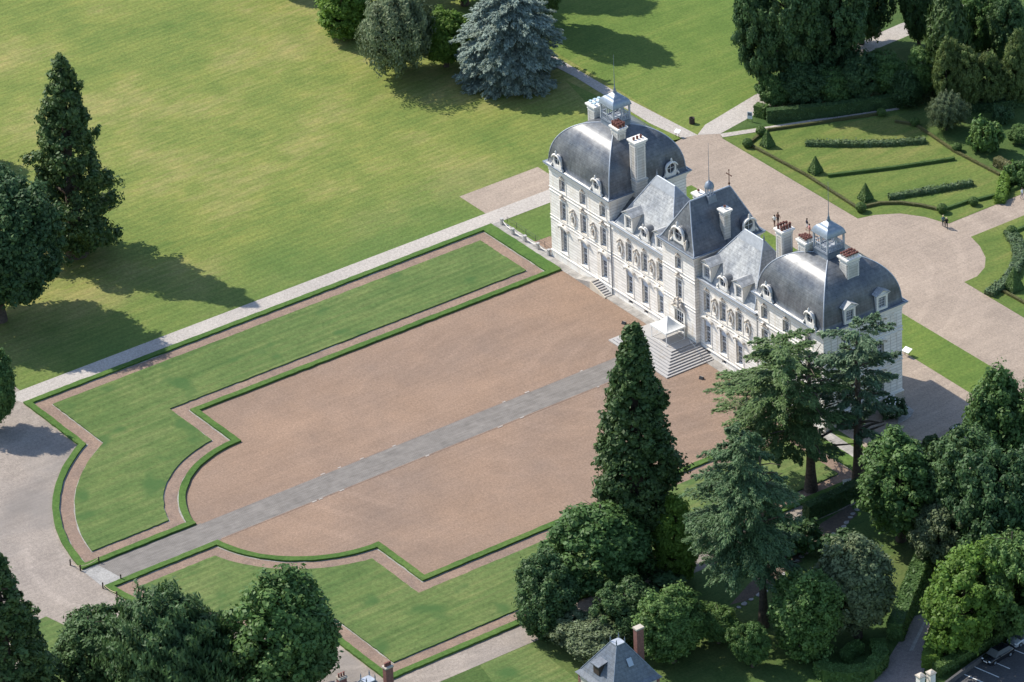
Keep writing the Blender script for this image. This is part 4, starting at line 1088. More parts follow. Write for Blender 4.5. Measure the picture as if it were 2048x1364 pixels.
def template(key):
    """(crown mesh, trunk mesh, height, radius)"""
    k, s = key.split('_'); s = int(s) % {'round': 4, 'oak': 3, 'bigoak': 2, 'lime': 4, 'shrub': 3, 'poplar': 2, 'sequoia': 2}.get(k, 99) + 1
    key = '%s_%d' % (k, s)
    if key in TPL: return TPL[key]
    if k == 'sequoia': c, t, H, r = spire(s, 30, 6.0, 760, 56, .25, crad=(.45, 1.05), wob=1.35), trunk_mesh(s, 30, 1.15, .1, 14, 4.5), 30, 6.0
    elif k == 'column': c, t, H, r = spire(s, 32, 5.2, 1400, 44, .22, .17, .66, crad=(.4, .85), wob=.7, low=(.45, 1.4)), trunk_mesh(s, 32, 1.2, .15, 14, 3.5), 32, 5.2
    elif k == 'round': c, t, H, r = broad(s, 5, 12, .3, 330, 125, .20, clump=(.08, .18)), trunk_mesh(s, 12, .38, .2, 8, 4), 12, 5.0
    elif k == 'oak': c, t, H, r = broad(s, 6, 14, .4, 430, 125, .22, 1.0, clump=(.07, .15)), trunk_mesh(s, 14, .5, .2, 9, 4.6), 14, 6.0
    elif k == 'bigoak': c, t, H, r = broad(s, 9, 20, .5, 620, 150, .23, 1.0, clump=(.06, .125)), trunk_mesh(s, 20, .7, .2, 10, 7), 20, 9.0
    elif k == 'lime': c, t, H, r = broad(s, 5, 14, .2, 400, 120, .205, .66, clump=(.08, .17)), trunk_mesh(s, 14, .42, .2, 8, 4), 14, 5.0
    elif k == 'shrub': c, t, H, r = broad(s, 2.2, 3.6, -.2, 90, 80, .20, 1.0), trunk_mesh(s, 3.6, .09, .1, 5, 1.5), 3.6, 2.2
    elif k == 'cedar': c, t, H, r = cedar(s, 26, 7.5, .30, 9, 9, 520, prof=[(0, .75), (.25, 1.0), (.55, .92), (.8, .72), (1, .4)], leafl=.20, gaps=.06), trunk_mesh(s, 26, .56, .25, 30, 7.0), 26, 7.5
    elif k == 'droopcedar': c, t, H, r = cedar(s, 26, 7.5, .36, 11, 11, 560, droop=.22, rise_=.1, prof=[(0, .9), (.25, 1.0), (.55, .88), (.8, .62), (1, .28)], gaps=.02, leafl=.20, jl=(.75, 1.1)), trunk_mesh(s, 26, .56, .22, 26, 6.5), 26, 7.5
    elif k == 'flatcedar': c, t, H, r = cedar(s, 23.5, 5.4, .36, 8, 7, 420, droop=.1, prof=[(0, .7), (.3, .95), (.6, .9), (.85, 1.0), (1, .78)], gaps=.24, leafl=.25), trunk_mesh(s, 23.5, .72, .3, 26, 5.0, top=.97), 23.5, 5.4
    elif k == 'bluecedar': c, t, H, r = cedar(s, 18, 7.6, .06, 15, 13, 520, droop=.24, rise_=.10, prof=[(0, .96), (.25, 1.0), (.5, .96), (.75, .82), (.92, .6), (1, .36)], gaps=0, leafl=.22, jl=(.8, 1.06)), trunk_mesh(s, 18, .6, .1, 18, 6), 18, 7.6
    elif k == 'poplar': c, t, H, r = hairy(s, 2.4, 10, .1, 13000, .25, top=.6, lump=.25), trunk_mesh(s, 10, .22, .2, 6, 1.8), 10, 2.4
    elif k == 'willow': c, t, H, r = hairy(s, 5, 11, .5, 34000, .27, top=.9, lump=.25), trunk_mesh(s, 11, .35, .15, 8, 4, lean=.05), 11, 5.0
    elif k == 'yew': c, t, H, r = hairy(s, 7, 11, .1, 46000, .33, top=.9, lump=.22), trunk_mesh(s, 11, .5, .1, 8, 5), 11, 7.0
    elif k == 'thuja': c, t, H, r = hairy(s, 3.6, 13, .2, 14000, .42, top=.3, lump=.2), trunk_mesh(s, 13, .35, .1, 6, 2.5), 13, 3.6
    TPL[key] = (c, t, H, r)
    return TPL[key]
def tree(name, key, base, top, hw, leaf, label, cat='tree', bark='bark', group=None, rz=None, world=None, h=None, off=None):
    """base = photo pixel of the foot (or world point), top = photo row of the tip, hw = half width in photo pixels"""
    c, t, H, r = template(key)
    lowc = key.split('_')[0] in ('round', 'oak', 'bigoak', 'lime', 'shrub', 'willow', 'yew', 'poplar', 'thuja', 'bluecedar')
    b = P(base[0], base[1] - (.34 * hw if lowc else 0)) if world is None else Vector((*world, 0))
    hh = h if h is not None else rise(b, top)
    rr = hw / PXM
    root = empty(name, b, rz if rz is not None else (base[0] * 1.7 + base[1] if base else 1.0))
    tag(root, label, cat, group)
    for me, nm, mt in ((c, 'crown', leaf), (t, 'trunk', bark)):
        if len(me.materials) == 0: me.materials.append(MATS[mt])
        o = bpy.data.objects.new(nm, me); col.objects.link(o); o.parent = root
        o.material_slots[0].link = 'OBJECT'; o.material_slots[0].material = MATS[mt]
        o.scale = (rr / r, rr / r, hh / H)
        if off and nm == 'crown': o.location = (root.matrix_basis.to_3x3().inverted() if False else Matrix.Rotation(-root.rotation_euler.z, 3, 'Z')) @ Vector(off)
    return root
tree('sequoia_tree', 'sequoia_1', (154, 508), 108, 96, 'leaf_sequoia', 'dark conical sequoia with ragged outline on the dry open lawn')
tree('broad_tree', 'bigoak_2', (0, 692), 352, 152, 'leaf_dark', 'broad dark green tree beside the conical sequoia')
tree('broad_tree', 'round_3', (-58, 350), 225, 60, 'leaf_dark', 'dark tree on the dry lawn whose branch tips peep past the oak')
tree('small_tree', 'round_4', (-8, 876), 700, 52, 'leaf_mid', 'yellowish green tree at the corner of the pale walk and the forecourt')
tree('conifer_tree', 'sequoia_5', (28, 1500), 1110, 105, 'leaf_sequoia', 'tall dark conifer beside the corner lawn of the forecourt')
tree('young_conifer', 'sequoia_1', (88, 1420), 1250, 34, 'leaf_sequoia', 'small dark lumpy conifer in front of the corner lawn')
tree('round_tree', 'round_6', (190, 1420), 1216, 76, 'leaf_dark', 'rounded dark leafy tree between the conifer and the spreading yew')
tree('yew_tree', 'yew_7', (355, 1460), 1196, 128, 'leaf_dark', 'wide spreading dark yew with spiky shoots by the forecourt')
tree('lime_tree', 'lime_8', (592, 1440), 1148, 110, 'leaf_mid', 'fresh green lime tree with clumped foliage on the forecourt edge', cat='tree')
tree('sequoia_tree', 'column_9', (1280, 1135), 650, 94, 'leaf_sequoia', 'very tall columnar sequoia rising in front of the entrance stairs')
tree('lime_tree', 'lime_10', (1208, 1225), 988, 102, 'leaf_mid', 'dense green lime at the foot of the columnar sequoia')
tree('holly_tree', 'round_11', (1098, 1282), 1118, 66, 'leaf_dark', 'low dark holly at the parterre corner')
tree('dark_tree', 'round_12', (1262, 1300), 1165, 58, 'leaf_dark', 'dark round tree behind the lodge roof')
tree('leafy_tree', 'lime_13', (1345, 1345), 1178, 66, 'leaf_mid', 'light green leafy tree beside the brick lodge chimney')
tree('elder_shrub', 'round_14', (1185, 1338), 1235, 66, 'leaf_olive', 'olive green shrub with bare stems left of the lodge roof', cat='shrub')
tree('maple_tree', 'lime_15', (1352, 1180), 1002, 54, 'leaf_bright', 'yellow green tree beside the floodlight mast')
tree('dark_shrub', 'shrub_1', (1330, 1215), 1150, 52, 'leaf_dark', 'dark undergrowth bush at the sequoia foot', cat='shrub')
tree('cedar_tree', 'droopcedar_17', (1527, 1252), 868, 108, 'leaf_cedar_dark', 'big grey green cedar with drooping tiers and a bare lower trunk', off=(-2.0, -1.2, 0))
tree('cedar_tree', 'cedar_18', (1622, 980), 682, 136, 'leaf_cedar_green', 'green cedar with long level limbs before the pavilion front', off=(-2.6, -2.2, 0))
tree('cedar_tree', 'flatcedar_19', (1717, 972), 658, 82, 'leaf_cedar', 'bluish cedar with straight trunk and flat top at the pavilion corner')
tree('plane_tree', 'lime_20', (1802, 1112), 862, 92, 'leaf_mid', 'bright green leafy tree beside the cut dark hedge')
tree('oak_tree', 'oak_21', (1915, 1130), 872, 88, 'leaf_dark', 'dark holm oak behind the lane')
tree('olive_green_tree', 'round_22', (1884, 1152), 985, 58, 'leaf_olive', 'dull olive green tree in front of the dark holm oak')
tree('leafy_tree', 'round_23', (2005, 1010), 758, 86, 'leaf_mid', 'rounded green tree at the end of the rear lawn strip')
tree('oak_tree', 'oak_24', (2025, 1190), 900, 92, 'leaf_dark', 'dark oak between the holm oak and the car park')
tree('acacia_tree', 'round_25', (1928, 1325), 1100, 86, 'leaf_bright', 'bright yellow green tree overhanging the lane')
tree('oak_tree', 'oak_26', (2022, 1300), 1040, 80, 'leaf_mid', 'green oak standing over the parked cars')
tree('round_tree', 'round_27', (1614, 1338), 1156, 76, 'leaf_mid', 'round green tree beside the stepping stones')
tree('olive_green_tree', 'lime_28', (1716, 1300), 1083, 78, 'leaf_olive', 'olive tinted tree beside the curled clipped hedge')
tree('small_tree', 'round_29', (1505, 1345), 1240, 34, 'leaf_mid', 'small round green tree behind the lawn of the lodge')
tree('small_tree', 'round_30', (1437, 1300), 1206, 42, 'leaf_mid', 'small bushy tree between stepping stones and lodge')
tree('dark_shrub', 'shrub_2', (1578, 1120), 1040, 46, 'leaf_dark', 'dark shrub under the drooping cedar beside the stepping stones', cat='shrub')
tree('dark_shrub', 'shrub_3', (1690, 1130), 1075, 40, 'leaf_dark', 'low dark shrub below the stepping stone path', cat='shrub')
# behind the chateau
tree('maple_tree', 'lime_31', (690, 100), -60, 74, 'leaf_bright', 'bright green maple at the edge of the dry lawn')
tree('willow_tree', 'willow_32', (802, 170), -12, 84, 'leaf_olive', 'grey green willow leaning beside the blue cedar')
tree('leafy_tree', 'lime_33', (893, 152), 18, 58, 'leaf_bright', 'bright yellow green tree squeezed between willow and blue cedar')
tree('blue_cedar', 'bluecedar_34', (1020, 198), -28, 114, 'leaf_blue', 'blue grey cedar with feathery boughs on the lawn behind the dome')
tree('dark_tree', 'oak_35', (1096, 78), None, 66, 'leaf_dark', 'tall dark tree behind the blue cedar', h=24)
tree('dark_tree', 'bigoak_36', None, None, 100, 'leaf_dark', 'large dark tree on the park lawn by its own long shadow', world=(-102, 44), h=25)
tree('dark_tree', 'round_37', (560, -8), None, 62, 'leaf_dark', 'dark tree at the far edge of the dry lawn', h=11)
tree('leafy_tree', 'round_38', (770, 40), None, 90, 'leaf_mid', 'green tree behind the willow and the maple', h=14)
tree('leafy_tree', 'oak_37', (930, 40), None, 90, 'leaf_mid', 'broad green tree behind the blue cedar and the yellow green one', h=17)
tree('chestnut_tree', 'bigoak_39', (1580, 205), -130, 112, 'leaf_dark', 'huge dark chestnut where the park paths meet the garden walk')
tree('chestnut_tree', 'oak_40', (1722, 112), None, 72, 'leaf_dark', 'dark chestnut overhanging the far park path', h=19)
tree('leafy_tree', 'round_41', (1838, 112), None, 46, 'leaf_dark', 'dark leafy tree between the far path and the black green thuja', h=15)
tree('thuja_tree', 'thuja_42', (1898, 196), -45, 66, 'leaf_sequoia', 'black green pointed thuja beside the yellow poplars')
tree('dark_tree', 'oak_43', (2018, 158), -20, 56, 'leaf_dark', 'dark tree behind the row of yellow poplars')
tree('chestnut_tree', 'oak_60', (1522, 205), -40, 58, 'leaf_dark', 'dark tree crowding the park side of the huge chestnut')
tree('chestnut_tree', 'oak_61', (1650, 190), -90, 78, 'leaf_dark', 'dark tree filling the gap between the two chestnuts')
tree('dark_tree', 'oak_63', (1968, 140), None, 62, 'leaf_mid', 'green tree between the thuja and the poplars', h=12)
tree('leafy_tree', 'lime_65', (1846, 205), None, 40, 'leaf_mid', 'green tree between pointed tree and thuja', h=8)
G = 'shrubs of the dark belt along the garden walk'
for bx, by, ty, hw, lf, lb in ((1552, 226, 150, 38, 'leaf_mid', 'green shrub at the hedge end by the signboard'), (1606, 228, 128, 48, 'leaf_dark', 'dark shrub beneath the huge chestnut'),
                               (1664, 222, 132, 44, 'leaf_mid', 'mid green shrub behind the long walk hedge'), (1716, 218, 112, 50, 'leaf_dark', 'tall dark shrub behind the walk hedge'),
                               (1772, 208, 98, 48, 'leaf_mid', 'pale topped shrub beside the pointed tree of the walk'), (1690, 172, 76, 24, 'leaf_yellow', 'slim pale young tree above the shrub belt')):
    tree('belt_shrub', 'round_%d' % (44 + bx % 3), (bx, by), ty, hw, lf, lb, 'shrub', group=G)
tree('pointed_tree', 'poplar_47', (1812, 224), 144, 36, 'leaf_dark', 'dense dark pointed tree at the end of the garden walk')
G = 'yellow poplars behind the garden'
for i, (bx, by, ty, hw) in enumerate(((1892, 232, 76, 36), (1934, 232, 84, 38), (1974, 226, 88, 34), (2034, 224, 72, 38))):
    tree('poplar_tree', 'lime_%d' % (48 + i), (bx, by), ty, hw, 'leaf_yellow', (['feathery yellow green poplar in the row behind the garden, next to the thuja', 'yellow green poplar behind the round silvery tree', 'yellow green poplar between two others above the dark hedge', 'yellow green poplar standing apart from the row beyond the dark hedge'])[i], group=G)
tree('round_tree', 'willow_50', (1893, 272), 180, 36, 'leaf_olive', 'round silvery tree beside the garden lawn')
tree('apple_tree', 'shrub_51', (1965, 314), 238, 34, 'leaf_mid', 'open branched small tree behind the low garden hedge')
tree('small_tree', 'shrub_52', (2002, 252), 214, 20, 'leaf_dark', 'little dark tree on the shaded orchard lawn')
tree('small_tree', 'round_4', (2040, 296), 254, 24, 'leaf_mid', 'little pale tree with bare stem on the orchard lawn')
tree('small_tree', 'shrub_1', (2048, 378), 322, 28, 'leaf_mid', 'bushy tree by the garden entrance hedge')
tree('rose_shrub', 'shrub_53', (1782, 842), 790, 22, 'leaf_rose', 'climbing rose bush against the shaded pavilion flank', cat='shrub')
tree('flowering_shrub', 'shrub_54', (1911, 872), 852, 14, 'leaf_rose', 'small white flowering shrub on the shaded gravel', cat='shrub')
tree('low_shrub', 'shrub_2', (1860, 905), 870, 16, 'leaf_dark', 'round dark bush at the low hedge by the shaded gravel', cat='shrub')
# ------------------------------------------------------------------ clipped hedges and topiary
def skin_leaves(pos, nrm, size, name, mat, seed, up=.2, elong=.6):
    rng = np.random.default_rng(seed); n = len(pos)
    s = size * rng.uniform(.6, 1.4, n)
    lf = .5 + .5 * np.sin(pos[:, 0] * 1.7 + seed) * np.sin(pos[:, 1] * 1.9 + pos[:, 2] * 2.3)
    me = quads(pos + nrm * rng.uniform(-.5, .6, (n, 1)) * size, nrm + rng.normal(size=(n, 3)) * .55 + np.array([0, 0, up]), s, s * elong, name, ((.8 + .3 * lf) * rng.uniform(.8, 1.2, n), np.clip(lf * .5 + rng.uniform(0, .5, n), 0, 1)), rng)
    me.materials.append(MATS[mat]); return me
def core(mb, name, mat):
    me = mb.mesh(name)
    ca = me.color_attributes.new('tint', 'FLOAT_COLOR', 'POINT')
    ca.data.foreach_set('color', np.tile(np.array([.8, .3, 0, 1], dtype=np.float32), len(me.vertices)))
    me.materials.append(MATS[mat]); return me
def hedge(pts, w, h, mat, label, size=.12, dens=60, seed=1, cat='hedge', group=None, name='clipped_hedge', feather=0.0, closed=False):
    """clipped hedge along a polyline of world points: a core with leaves over every face"""
    pts = [Vector((q[0], q[1])) for q in pts]; n = len(pts); L = []; Rr_ = []
    for i in range(n):
        a = pts[max(i - 1, 0)]; b = pts[min(i + 1, n - 1)]; t = (b - a).normalized(); nn = Vector((-t.y, t.x)) * w / 2
        L.append(pts[i] + nn); Rr_.append(pts[i] - nn)
    mb = MB(); c0 = pts[0]
    vs = []
    for i in range(n):
        vs += [(L[i].x, L[i].y, 0), (L[i].x, L[i].y, h), (Rr_[i].x, Rr_[i].y, h), (Rr_[i].x, Rr_[i].y, 0)]
    fs = []
    for i in range(n - 1):
        b = 4 * i
        for k in range(3): fs.append((b + k, b + k + 1, b + 4 + k + 1, b + 4 + k))
    fs += [(0, 3, 2, 1), tuple(4 * (n - 1) + k for k in range(4))]
    mb.add([(x - c0.x, y - c0.y, z) for x, y, z in vs], fs)
    root = empty(name, (c0.x, c0.y, 0)); tag(root, label, cat, group)
    o = bpy.data.objects.new('hedge_core', core(mb, 'hedge_core', mat)); col.objects.link(o); o.parent = root
    rng = np.random.default_rng(seed); P_ = []; N_ = []
    for i in range(n - 1):
        A, B = [np.array([q.x - c0.x, q.y - c0.y, 0]) for q in (pts[i], pts[i + 1])]
        ln = np.linalg.norm(B - A); t = (B - A) / max(ln, 1e-6); nn = np.array([-t[1], t[0], 0])
        for side, area, N0 in ((0, w * ln, np.array([0, 0, 1.])), (1, h * ln, nn), (-1, h * ln, -nn)):
            m = int(area * dens) + 2; u = rng.uniform(0, 1, (m, 1)); v = rng.uniform(-.5, .5, (m, 1))
            if side == 0: p = A + (B - A) * u + nn * v * w + np.array([0, 0, h])
            else: p = A + (B - A) * u + nn * side * w / 2 + np.array([0, 0, 1.]) * (v + .5) * h
            P_.append(p); N_.append(np.tile(N0, (m, 1)))
    for A, d in ((pts[0], -1), (pts[-1], 1)):
        t = (pts[1] - pts[0]).normalized() if d < 0 else (pts[-1] - pts[-2]).normalized()
        m = int(w * h * dens) + 2; nn = np.array([-t.y, t.x, 0]); t3 = np.array([t.x, t.y, 0]) * d
        P_.append(np.array([A.x - c0.x, A.y - c0.y, 0]) + nn * rng.uniform(-.5, .5, (m, 1)) * w + np.array([0, 0, 1.]) * rng.uniform(0, 1, (m, 1)) * h); N_.append(np.tile(t3, (m, 1)))
    P_ = np.concatenate(P_); N_ = np.concatenate(N_)
    if feather: P_ = P_ + rng.normal(size=P_.shape) * feather * np.array([.6, .6, 1.0]); P_[:, 2] = np.maximum(P_[:, 2], .02)
    o = bpy.data.objects.new('foliage', skin_leaves(P_, N_, size, 'foliage', mat, seed)); col.objects.link(o); o.parent = root
    return root
def topiary_pyramid(base, h, w, label, group):
    root = empty('topiary_pyramid', base, R(3)); tag(root, label, 'topiary', group)
    a = w / 2; b0 = .35
    mb = MB().frustum((-a * .94, a * .94, -a * .94, a * .94), 0, (-a, a, -a, a), b0); mb.frustum((-a, a, -a, a), b0 + .001, (-.05, .05, -.05, .05), h)
    o = bpy.data.objects.new('topiary_core', core(mb, 'topiary_core', 'leaf_box')); col.objects.link(o); o.parent = root
    rng = np.random.default_rng(int(base[0] * 7) % 99 + 100); n = 2200
    t = 1 - np.sqrt(rng.uniform(0, 1, n)); u = rng.uniform(-1, 1, n); k = rng.integers(0, 4, n)
    hw = a * (1 - t); z = b0 + t * (h - b0)
    low = rng.uniform(0, 1, n) < .14; hw = np.where(low, a, hw); z = np.where(low, rng.uniform(0, b0, n), z)
    dirs = np.array([[0, -1, 0], [1, 0, 0], [0, 1, 0], [-1, 0, 0]])[k]; tang = np.array([[1, 0, 0], [0, 1, 0], [-1, 0, 0], [0, -1, 0]])[k]
    p = dirs * hw[:, None] + tang * (u * hw)[:, None]; p[:, 2] = z
    o = bpy.data.objects.new('foliage', skin_leaves(p, dirs + np.array([0, 0, .45]), .10, 'foliage', 'leaf_box', 7)); col.objects.link(o); o.parent = root
BALL = {}
def topiary_ball(base, r, label, group, mat='leaf_box'):
    root = empty('topiary_ball', base); tag(root, label, 'topiary', group)
    if mat not in BALL:
        mb = MB().ball((0, 0, .93), .93, 14)
        rng = np.random.default_rng(5); d = unit(rng, 1500); p = d * .95 + np.array([0, 0, .95])
        BALL[mat] = (core(mb, 'topiary_core', mat), skin_leaves(p, d, .12, 'foliage', mat, 9))
    for me, nm in zip(BALL[mat], ('topiary_core', 'foliage')):
        o = bpy.data.objects.new(nm, me); col.objects.link(o); o.parent = root; o.scale = (r, r, r * .95)
GP = 'clipped yew pyramids of the rear garden'
for x, y, lb in ((1535, 292, 'clipped pyramid yew beside two box balls at the walk corner'), (1631, 345, 'clipped pyramid yew at the end of the straight box hedge'),
                 (1731, 399, 'clipped pyramid yew behind a single box ball'), (2027, 578, 'clipped pyramid yew inside the lavender curve')):
    topiary_pyramid(P(x, y), rise(P(x, y), y - 33 if x < 2000 else y - 44), 1.55 if x < 2000 else 2.0, lb, GP)
GB = 'clipped box balls of the rear garden'
for x, y, r, lb in ((1495, 294, .72, 'box ball at the outer corner of the garden hedge'), (1522, 270, .72, 'box ball touching the garden walk hedge'), (1722, 423, .75, 'sunlit box ball where straight and curved hedges meet'),
                    (1884, 425, .72, 'box ball at the end of the curved hedge near the walkers'), (1947, 410, .66, 'box ball on the straight hedge beside the rear axis path'), (1914, 302, .68, 'box ball half way along the low rear hedge'),
                    (1830, 251, .66, 'shaded box ball near the low rear hedge'), (1763, 232, .66, 'shaded box ball at the end of the garden walk'), (2023, 470, .75, 'box ball beside the lavender curve'), (2044, 350, .6, 'box ball by the bushy tree at the garden entrance')):
    topiary_ball(P(x, y), r, lb, GB)
for a, b in ():
    pass
W_ = lambda *L: [P(x, y) for x, y in L]
hedge(W_((1500, 292), (1612, 352), (1712, 416)), .35, .38, 'leaf_boxdry', 'long low dry box edging beside the gravel terrace', .07, 90, 3)
hedge(W_((1728, 416), (1760, 409), (1800, 408), (1840, 413), (1876, 421)), .38, .42, 'leaf_boxdry', 'curved low box hedge between two box balls', .07, 90, 4)
hedge(W_((1892, 420), (1940, 404)), .38, .42, 'leaf_box', 'short box hedge between the two balls of the axis path', .07, 90, 5)
hedge(W_((1955, 402), (1996, 392)), .38, .42, 'leaf_box', 'short box hedge running from a ball to the feathery hedge', .07, 90, 6)
hedge(W_((2020, 383), (2048, 372), (2090, 355)), .38, .42, 'leaf_box', 'box hedge beyond the feathery hedge by the axis path', .07, 90, 7)
hedge(W_((1500, 288), (1524, 268), (1535, 262), (1640, 247), (1755, 230)), .35, .38, 'leaf_boxdry', 'low box edging following the pale garden walk', .07, 90, 8)
hedge(W_((1790, 245), (1832, 252), (1908, 304), (2000, 352)), .35, .38, 'leaf_boxdry', 'long low edging on the far side of the garden lawn', .07, 90, 9)
hedge(W_((1656, 354), (1780, 339), (1909, 320)), .42, .45, 'leaf_box', 'straight dark box hedge across the garden lawn', .07, 100, 10)
hedge(W_((1612, 290), (1700, 292), (1780, 290), (1850, 285)), .9, .6, 'leaf_lavender', 'feathery perennial border across the far garden lawn', .16, 60, 11, feather=.16, name='flower_border', cat='flower border')
hedge(W_((1778, 398), (1860, 385), (1944, 370)), .8, .6, 'leaf_lavender', 'feathery perennial border across the near garden lawn', .16, 60, 12, feather=.16, name='flower_border', cat='flower border')
hedge(W_((2000, 408), (2006, 385), (2012, 362), (2030, 338)), 1.3, 1.0, 'leaf_bright', 'soft feathery green hedge joining the garden edgings', .18, 50, 13, feather=.2, name='feathery_hedge')
hedge(W_((2018, 468), (2034, 492), (2038, 518), (2028, 548), (2008, 572), (1978, 592)), 1.4, .75, 'leaf_lavender', 'wide curved lavender border on the second garden lawn', .16, 60, 14, feather=.14, name='lavender_border', cat='flower border')
hedge(W_((2030, 465), (2060, 452)), .38, .42, 'leaf_box', 'box hedge behind the ball of the second garden lawn', .07, 90, 15)
hedge(W_((2002, 582), (2060, 614)), .35, .38, 'leaf_boxdry', 'low dry edging before the pyramid of the second garden lawn', .07, 90, 16)
hedge(W_((1534, 243), (1660, 232), (1790, 213)), 1.0, 1.9, 'leaf_dark', 'tall dark hedge along the pale garden walk', .14, 45, 17)
hedge(W_((1512, 230), (1534, 236)), 1.2, 1.8, 'leaf_box', 'short end of clipped hedge beside the signboard', .14, 45, 18)
hedge(W_((1930, 222), (1985, 222), (2060, 208)), 1.0, 1.4, 'leaf_dark', 'dark hedge below the yellow poplars', .14, 45, 19)
hedge(W_((1992, 330), (2020, 345), (2060, 340)), 1.1, 1.3, 'leaf_boxdry', 'pale topped hedge behind the apple tree', .14, 45, 20)
hedge(W_((1612, 1042), (1665, 1018), (1722, 990)), 1.3, 2.3, 'leaf_dark', 'tall dark clipped hedge below the cedar trunks', .16, 45, 21)
hedge(W_((1790, 1282), (1822, 1200), (1850, 1130), (1868, 1090)), 1.9, 2.5, 'leaf_mid', 'tall clipped hedge running down beside the lane', .18, 40, 22)
hedge(W_((1862, 1338), (1872, 1300), (1884, 1262)), 2.2, 1.8, 'leaf_bright', 'bright green clipped hedge on the inner bend of the lane', .16, 45, 23)
hedge(W_((1872, 1352), (1920, 1326), (1968, 1300), (2010, 1272)), 1.2, 1.5, 'leaf_box', 'clipped hedge between lane and car park', .16, 45, 24)
hedge(W_((1755, 1300), (1762, 1330), (1738, 1356), (1700, 1362), (1655, 1358), (1640, 1345)), 1.8, 1.7, 'leaf_mid', 'curled clipped hedge below the olive tinted tree', .16, 45, 25)
hedge(W_((1690, 1325), (1705, 1312), (1722, 1305)), 1.2, 1.6, 'leaf_mid', 'inner end of the curled clipped hedge', .16, 45, 26)
hedge(W_((1830, 905), (1870, 895), (1905, 884)), 1.0, .8, 'leaf_box', 'low hedge edging the shaded gravel', .14, 45, 27)
hedge(W_((1935, 858), (1962, 850), (1990, 848)), 1.4, .9, 'leaf_mid', 'low rounded hedge beside the rear gravel', .16, 45, 28)

# ------------------------------------------------------------------ lodges, cars, gate
def lodge(c, rz, label, extra):
    root = empty('lodge', c, rz); tag(root, label, 'house')
    a = 3.4; ze = 5.0
    mb = MB().box(-a, a, -a, a, 0, ze); mb.build('wall', 'cream_wall', root)
    mb = MB()
    for sx in (-1, 1):
        for sy in (-1, 1):
            for k in range(9): w_ = .42 if k % 2 else .3; mb.box(*sorted((sx * (a + .03), sx * (a - w_))), *sorted((sy * (a + .03), sy * (a - (.72 - w_)))), k * .54 + .02, k * .54 + .5)
    q = mb.build('quoins', 'brick_red', root); q['kind'] = 'stuff'
    for y, rz_ in ((-a, 0),):
        for x in (-1.5, 1.5):
            w_ = MB().box(-.5, .5, -.05, .02, 0, 1.7).build('window', 'bars_white', root, (x, y, 1.4)); MB().box(-.42, .42, -.06, -.051, .08, 1.62).build('pane', 'glass', w_)
            w_ = MB().box(-.05, .05, -.5, .5, 0, 1.7).build('window', 'bars_white', root, (a, x, 1.4)); MB().box(.051, .06, -.42, .42, .08, 1.62).build('pane', 'glass', w_)
    e = 3.7; t = .6; zr = 9.5
    rows = [(-e, e, -e, e, ze), (-e * .86, e * .86, -e * .86, e * .86, ze + .5), (-t, t, -t, t, zr)]
    mb = MB()
    for k in range(4):
        vs = []
        for (x0, x1, y0, y1, z) in rows:
            cc = [(x0, y0, z), (x1, y0, z), (x1, y1, z), (x0, y1, z)]; vs += [cc[k], cc[(k + 1) % 4]]
        mb.add(vs, [(0, 1, 3, 2), (2, 3, 5, 4)])
    mb.add([(-e, -e, ze - .02), (e, -e, ze - .02), (e, e, ze - .02), (-e, e, ze - .02)], [(3, 2, 1, 0)])
    rf = mb.build('roof', 'slate_lodge', root)
    MB().box(-t - .05, t + .05, -t - .05, t + .05, zr + .004, zr + .1).build('roof_platform', 'lead_pale', rf)
    for sx in (-1, 1):
        for sy in (-1, 1):
            MB().lathe([(.09, zr + .1), (.06, zr + .3), (.1, zr + .4), (.02, zr + .85)], sx * t, sy * t, 6).build('finial', 'lead', rf)
            MB().tube([(sx * e * .86, sy * e * .86, ze + .52), (sx * t, sy * t, zr + .03)], .06, 5).build('hip_flashing', 'lead', rf)
    # dormer, skylight
    d = MB().box(-.55, .55, 0, 1.6, 0, 1.25).build('dormer', 'wood_dark', root, (-.4, -2.95, 6.05))
    MB().add([(-.75, -.2, 1.26), (.75, -.2, 1.26), (.75, 2.2, 1.75), (-.75, 2.2, 1.75), (-.75, -.2, 1.36), (.75, -.2, 1.36), (.75, 2.2, 1.85), (-.75, 2.2, 1.85)], [(4, 5, 6, 7), (0, 1, 5, 4), (1, 2, 6, 5), (3, 0, 4, 7), (3, 2, 1, 0)]).build('dormer_roof', 'slate_lodge', d)
    MB().add([(2.18, -.1, 7.15), (2.18, .62, 7.15), (1.62, .62, 8.0), (1.62, -.1, 8.0)], [(0, 1, 2, 3)]).build('skylight', 'skylight_glass', root, (.09, 0, .06))
    for (x, y, z1, pots) in extra:
        ch = MB().box(x - .35, x + .35, y - .5, y + .5, 3.5, z1).build('chimney', 'brick_red', root)
        MB().box(x - .42, x + .42, y - .57, y + .57, z1, z1 + .22).build('chimney_cap', 'rough_stone', ch)
        for k in range(pots): MB().lathe([(.13, z1 + .22), (.11, z1 + .55), (.14, z1 + .7), (.09, z1 + .7)], x, y - .35 + .7 * k / max(1, pots - 1), 7).build('chimney_pot', 'pot_clay', ch)
    return root
c1 = P(1237.5, 1348.5, 5.0); c1.z = 0
lodge(c1, 0, 'small square lodge with hipped slate roof, flat lead top and skylight', [(-.7, 3.55, 9.6, 0)])
c2 = P(740, 1424, 5.0); c2.z = 0
lodge(c2, 0, 'lodge with brick chimneys and clay pots below the lime tree', [(-.6, 3.2, 9.6, 4), (-3.2, -1.6, 8.8, 3)])

